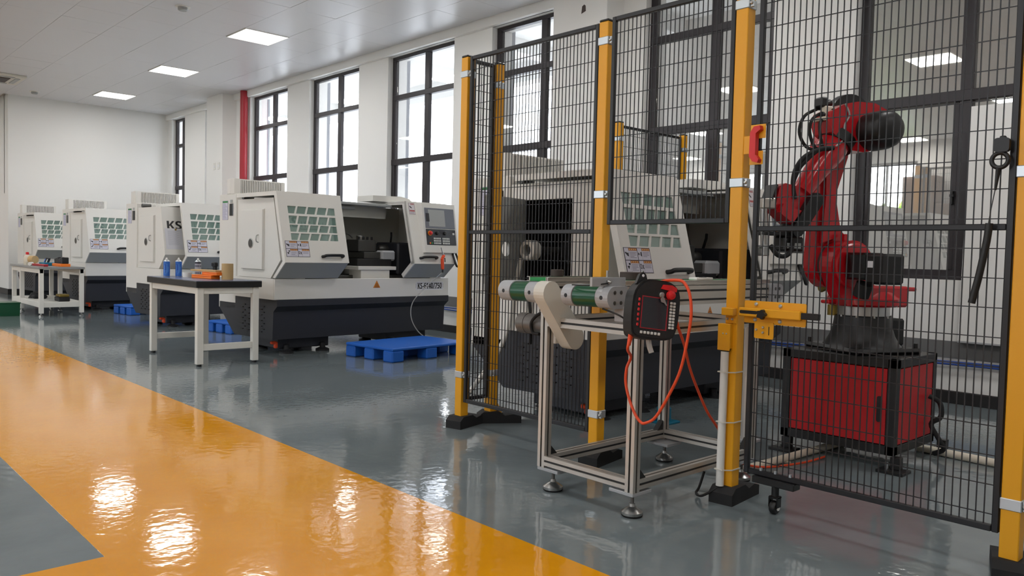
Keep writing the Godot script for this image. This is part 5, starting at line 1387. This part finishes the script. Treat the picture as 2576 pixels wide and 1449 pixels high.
# ---------------------------------------------------------------- tables, pallets and small things
func spray_can(label: String, p: Vector3, print_mat: String, h := 0.155):
	var t = thing("spray_can", label, "spray can", p, 0.0, "aerosol cans on the black-topped table")
	var st := SurfaceTool.new()
	st.begin(Mesh.PRIMITIVE_TRIANGLES)
	var n = 24
	for i in n:
		var a0 = TAU * i / n; var a1 = TAU * (i + 1) / n
		var q = [[a0, 0.004, 1.0], [a1, h, 0.0], [a0, h, 0.0], [a0, 0.004, 1.0], [a1, 0.004, 1.0], [a1, h, 0.0]]
		for k in q:
			st.set_normal(V(cos(k[0]), 0, sin(k[0])))
			st.set_uv(Vector2(fmod(k[0] / TAU * 3.0, 3.01), k[2]))
			st.add_vertex(V(cos(k[0]) * 0.032, k[1], sin(k[0]) * 0.032))
	part("body", st.commit(), M[print_mat], t)
	part("rim", mb().lathe([Vector2(0.0, 0), Vector2(0.032, 0), Vector2(0.0325, 0.004)], Vector3.ZERO, Vector3.UP, 24, false), M.steel, t)
	part("shoulder", mb().lathe([Vector2(0.032, h), Vector2(0.029, h + 0.008), Vector2(0.018, h + 0.016), Vector2(0.014, h + 0.02)], Vector3.ZERO, Vector3.UP, 24), M.zinc, t)
	part("nozzle", mb().lathe([Vector2(0.011, h + 0.02), Vector2(0.011, h + 0.03), Vector2(0.006, h + 0.04)], Vector3.ZERO, Vector3.UP, 12), M.white_plastic, t, "white spray nozzle")

func tape_roll(label: String, p: Vector3, r: float, r_in: float, h: float, m):
	var t = thing("tape_roll", label, "tape", p)
	part("roll", mb().lathe([Vector2(r_in, 0), Vector2(r, 0), Vector2(r, h), Vector2(r_in, h)], Vector3.ZERO, Vector3.UP, 28, false).lathe([Vector2(r_in, h), Vector2(r_in, 0)], Vector3.ZERO, Vector3.UP, 28, false), m, t)

func near_table():
	var x0 = -8.63; var x1 = -7.32; var z0 = -2.86; var z1 = -3.5
	var t = thing("work_table", "white steel work table with black top and painted bluish reflection beside the near lathe", "table", V(-7.97, 0, -3.18))
	wpart("top", mb().bx(V(x0, 0.735, z1), V(x1, 0.796, z0), 0.004), M.black, t, "thick black table edge")
	wpart("reflection_sheet", mb().bx(V(x0 + 0.004, 0.796, z1 + 0.004), V(x1 - 0.004, 0.7985, z0 - 0.004)), M.table_reflection, t, "top sheet coloured with the bluish reflection")  # the blue is a painted reflection over the black top
	var s = 0.06
	for x in [x0 + 0.02, x1 - 0.02 - s]:
		for z in [z0 - 0.02 - s, z1 + 0.02]:
			wpart("leg", mb().bx(V(x, 0.02, z), V(x + s, 0.735, z + s), 0.003), M.table_frame, t)
			wpart("foot_pad", mb().cyl(V(x + s / 2, 0, z + s / 2), V(x + s / 2, 0.02, z + s / 2), 0.024, 14), M.black, t)
		wpart("end_apron", mb().bx(V(x + 0.008, 0.675, z1 + 0.08), V(x + s - 0.008, 0.735, z0 - 0.08), 0.003), M.table_frame, t)
		wpart("stretcher", mb().bx(V(x + 0.01, 0.145, z1 + 0.08), V(x + s - 0.01, 0.205, z0 - 0.08), 0.003), M.table_frame, t)
	for z in [z0 - 0.072, z1 + 0.028]: wpart("apron", mb().bx(V(x0 + 0.08, 0.675, z), V(x1 - 0.08, 0.735, z + 0.044), 0.003), M.table_frame, t)
	var y = 0.7985
	spray_can("blue aerosol can with white nozzle at the table end", V(-8.49, y, -3.01), "print_blue_can")
	spray_can("blue aerosol can with white nozzle next to a white tape roll", V(-8.47, y, -3.125), "print_blue_can")
	spray_can("grey and black aerosol can standing behind the orange boxes", V(-8.4, y, -3.3), "print_dark_can")
	tape_roll("small white tape roll lying beside the blue cans", V(-8.27, y, -3.14), 0.045, 0.03, 0.05, M.white_plastic)
	tape_roll("tall stack of kraft brown tape standing at the table's right end", V(-7.66, y, -3.3), 0.055, 0.038, 0.085, M.kraft)
	tape_roll("upper kraft brown tape roll on the brown stack", V(-7.66, y + 0.0855, -3.3), 0.055, 0.038, 0.07, M.kraft)
	var bs = [[-7.9, -3.18, 0.36, 0.1, 0.036, 0.0, 0.15], [-7.8, -3.22, 0.28, 0.1, 0.03, 0.0365, 0.12]]
	for k in 2:
		var b = bs[k]
		t = thing("orange_tool_box", ["flat orange plastic tool box, lower of two", "flat orange plastic tool box, upper of two under the board"][k], "box", V(b[0], y + b[5], b[1]), b[6])
		part("body", mb().bx(V(-b[2] / 2, 0, -b[3] / 2), V(b[2] / 2, b[4] * 0.6, b[3] / 2), 0.004), M.orange, t)
		part("lid", mb().bx(V(-b[2] / 2, b[4] * 0.64, -b[3] / 2), V(b[2] / 2, b[4], b[3] / 2), 0.004), M.orange, t)
		part("hinge", mb().bx(V(-b[2] / 2 + 0.01, b[4] * 0.58, -b[3] / 2 + 0.003), V(b[2] / 2 - 0.01, b[4] * 0.66, b[3] / 2 - 0.003)), M.orange_cable, t)
	t = thing("wooden_board", "thin brown board lying on the orange tool boxes", "board", V(-7.95, y + 0.0675, -3.22), 0.12)
	part("board", mb().bx(V(-0.25, 0, -0.05), V(0.24, 0.018, 0.05), 0.002), M.kraft, t)
	t = thing("black_hand_tool", "upright black hand tool behind the orange boxes", "tool", V(-8.2, y, -3.4))
	part("grip", mb().bar(V(0, 0, 0), V(0.0, 0.13, 0), 0.045, 0.04, Vector3.BACK, 0.01), M.black, t)
	part("head", mb().bx(V(-0.05, 0.11, -0.022), V(0.03, 0.155, 0.022), 0.008), M.black, t)

func far_table():
	var x0 = -15.4; var x1 = -13.5; var z0 = -2.94; var z1 = -3.55
	var t = thing("work_bench", "white two-tier work bench with grey top in front of the far lathes", "table", V(-14.4, 0, -3.24))
	wpart("top", mb().bx(V(x0, 0.72, z1), V(x1 + 0.02, 0.755, z0 + 0.02), 0.003), M.grey_top, t)
	for x in [x0 + 0.02, -14.82, x1 - 0.08]:
		for z in [z0 - 0.06, z1 + 0.0]:
			wpart("leg", mb().bx(V(x, 0.05, z), V(x + 0.06, 0.72, z + 0.06), 0.003), M.table_frame, t)
			wpart("levelling_foot", mb().lathe([Vector2(0.035, 0), Vector2(0.035, 0.01), Vector2(0.012, 0.03), Vector2(0.012, 0.05)], V(x + 0.03, 0, z + 0.03), Vector3.UP, 14), M.steel, t)
	for z in [z0 - 0.055, z1 + 0.005]: wpart("apron", mb().bx(V(x0 + 0.02, 0.655, z), V(x1 - 0.02, 0.72, z + 0.05), 0.003), M.table_frame, t)
	wpart("shelf", mb().bx(V(x0 + 0.02, 0.14, z1), V(x1 - 0.03, 0.22, z0 - 0.005), 0.003), M.table_frame, t)
	var y = 0.755
	t = thing("glue_bottle", "cream plastic bottle with red cap on the far bench", "bottle", V(-14.66, y, -3.02))
	part("body", mb().lathe([Vector2(0.05, 0), Vector2(0.055, 0.01), Vector2(0.055, 0.12), Vector2(0.04, 0.15), Vector2(0.02, 0.165)], Vector3.ZERO, Vector3.UP, 20), M.beige_pipe, t)
	part("cap", mb().lathe([Vector2(0.024, 0.165), Vector2(0.024, 0.2), Vector2(0.012, 0.205)], Vector3.ZERO, Vector3.UP, 16), M.red_plastic, t, "red cap")
	t = thing("tape_roll", "brown tape roll standing on edge beside the red-capped bottle", "tape", V(-14.47, y + 0.09, -3.06))
	part("roll", mb().cyl(V(-0.05, 0, 0.02), V(0.05, 0, -0.02), 0.06, 20), M.kraft, t)
	part("stand", mb().bx(V(-0.03, -0.09, -0.03), V(0.03, -0.055, 0.03)), M.kraft, t)
	t = thing("parts_tray", "green plastic tray full of small tools on the far bench", "tray", V(-14.25, y, -3.22))
	part("tray", mb().bx(V(-0.16, 0, -0.09), V(0.16, 0.05, 0.09), 0.006), M.teal, t)
	for k in 4: part("tool_tip", mb().cyl(V(-0.1 + k * 0.06, 0.05, 0.02), V(-0.11 + k * 0.07, 0.1 + 0.02 * (k % 2), 0.0), 0.018, 10), [M.can_blue, M.dark, M.steel, M.dark][k], t)
	t = thing("tool_holder_rack", "orange rack of black tool holders on the far bench", "tool rack", V(-13.8, y, -3.3))
	part("rack", mb().bx(V(-0.25, 0, -0.07), V(0.25, 0.045, 0.07), 0.006), M.orange, t)
	for k in 6: part("tool_holder", mb().bx(V(-0.2 + k * 0.075, 0.045, -0.05), V(-0.14 + k * 0.075, 0.12 + 0.012 * (k % 3), 0.05), 0.008), M.black, t)
	t = thing("red_box", "long flat red box at the edge of the far bench", "box", V(-13.84, y, -3.02), 0.05)
	part("body", mb().bx(V(-0.3, 0, -0.03), V(0.3, 0.022, 0.03), 0.004), M.pipe_red, t)
	part("lid", mb().bx(V(-0.302, 0.022, -0.032), V(0.302, 0.034, 0.032), 0.004), M.box_red, t)
	t = thing("paper_roll", "small white paper roll at the edge of the far bench", "roll", V(-14.2, y + 0.028, -3.0))
	part("roll", mb().lathe([Vector2(0.01, 0), Vector2(0.028, 0), Vector2(0.028, 0.12), Vector2(0.01, 0.12)], V(-0.06, 0, 0), Vector3(1, 0, 0.5), 18), M.white_plastic, t)
	t = thing("carry_bag", "black soft bag on the lower shelf of the far bench", "bag", V(-14.62, 0.221, -3.15))
	part("body", mb().lathe([Vector2(0.0, 0.1), Vector2(0.09, 0.085), Vector2(0.13, 0.0)], Vector3.ZERO, Vector3.UP, 16), M.rubber, t)
	part("flap", mb().bx(V(0.0, 0, -0.1), V(0.22, 0.06, 0.1), 0.02), M.rubber, t)
	t = thing("battery_pack", "black and yellow case on the lower shelf of the far bench", "case", V(-13.75, 0.22, -3.3))
	part("body", mb().bx(V(-0.12, 0, -0.08), V(0.14, 0.07, 0.08), 0.01), M.dark, t)
	part("lid", mb().bx(V(-0.08, 0.07, -0.07), V(0.14, 0.11, 0.07), 0.01), M.brass, t)
	t = thing("green_bin", "dark green plastic bin on the floor under the far bench", "bin", V(-14.05, 0, -2.62))
	part("tub", mb().prism([Vector2(-0.16, 0), Vector2(0.16, 0), Vector2(0.19, 0.2), Vector2(-0.19, 0.2)], Vector3.ZERO, Vector3.RIGHT, Vector3.UP, Vector3.BACK, -0.14, 0.14), M.green_belt, t)
	part("rim", mb().bx(V(-0.2, 0.19, -0.15), V(0.2, 0.205, 0.15), 0.004), M.green_belt, t)

func pallet(label: String, c: Vector3, turn: float, L := 1.15, W := 0.85):
	var t = thing("plastic_pallet", label, "pallet", c, turn, "blue pallets by the lathes")
	part("deck", mb().bx(V(-L / 2, 0.115, -W / 2), V(L / 2, 0.145, W / 2), 0.008), M.pallet_blue, t)
	for x in [-1.0, 0.0, 1.0]:
		for z in [-1.0, 0.0, 1.0]:
			part("block", mb().box(V(x * (L / 2 - 0.08), 0.0575, z * (W / 2 - 0.075)), V(0.16, 0.115, 0.15), 0.012), M.pallet_blue, t)

func loose_things():
	pallet("blue plastic pallet lying in front of the near lathe", V(-7.0, 0, -5.02), deg_to_rad(97.0), 1.1, 0.74)
	pallet("blue plastic pallet half under the near lathe, behind the table", V(-10.2, 0, -4.75), deg_to_rad(97.0), 1.0, 0.6)
	pallet("blue plastic pallet peeking out behind the lathe with the typed sheet", V(-13.6, 0, -4.6), deg_to_rad(97.0), 1.0, 0.6)
	var t = thing("floor_conduit", "cream cable conduit on the floor leading to the robot pedestal", "conduit", V(-2.15, 0, -4.15))
	wpart("pipe", mb().tube([V(-2.165, 0.022, -3.72), V(-2.12, 0.022, -4.75)], 0.021, 12), M.beige_pipe, t)
	wpart("clip", mb().bx(V(-2.19, 0, -4.1), V(-2.11, 0.012, -4.08), 0.002), M.beige_pipe, t)
	t = thing("floor_conduit", "cream cable conduit on the floor leaving the robot pedestal towards the hinge post", "conduit", V(-1.4, 0, -4.95))
	wpart("pipe", mb().tube([V(-1.78, 0.024, -4.99), V(-1.0, 0.024, -4.92), V(-0.6, 0.024, -4.9)], 0.023, 12), M.beige_pipe, t)
	wpart("clip", mb().bx(V(-1.3, 0, -4.985), V(-1.28, 0.012, -4.905), 0.002), M.beige_pipe, t)
	t = thing("air_unit_stand", "slim aluminium post stand beside the robot, seen through the wire door", "stand", V(-2.36, 0, -4.05))
	profile("post", t, V(-2.36, 0.1, -4.05), V(-2.36, 0.9, -4.05), Vector3.RIGHT, 0.045, 0.045)
	levelling_foot(t, -2.36, -4.05, 0.1)
	wpart("corner_plate", mb().bx(V(-2.42, 0.085, -4.11), V(-2.3, 0.1, -3.99), 0.002), M.alu_paint, t)
	# white sheet leaning at the right end of the window wall
	t = thing("white_board", "plain white board leaning on the wall behind the robot cell", "board", V(-1.6, 0.52, WALL + 0.03))
	wpart("panel", mb().bar(V(-1.62, 0.51, WALL + 0.075), V(-1.62, 2.36, WALL + 0.02), 1.12, 0.012, Vector3.BACK, 0.002), M.plaster, t)
	wpart("edge_strip", mb().bx(V(-2.18, 0.5, WALL + 0.013), V(-1.06, 0.515, WALL + 0.09), 0.002), M.alu_paint, t)
	# teal coolant tank and floor clutter below the fenced lathe
	t = thing("coolant_pump", "small teal coolant pump on the floor behind the conveyor", "pump", V(-3.2, 0, -4.42))
	part("body", mb().lathe([Vector2(0.05, 0), Vector2(0.05, 0.1), Vector2(0.03, 0.115)], Vector3.ZERO, Vector3.UP, 18), M.teal, t)
	part("foot", mb().bx(V(-0.08, 0, -0.08), V(0.08, 0.015, 0.08), 0.003), M.teal, t)

func _ready():
	rng.seed = 1
	set_view()
	make_materials()
	make_prints()
	ceiling_lamps()
	room()
	lathes()
	fence()
	conveyor()
	teach_pendant()
	robot()
	near_table()
	far_table()
	loose_things()
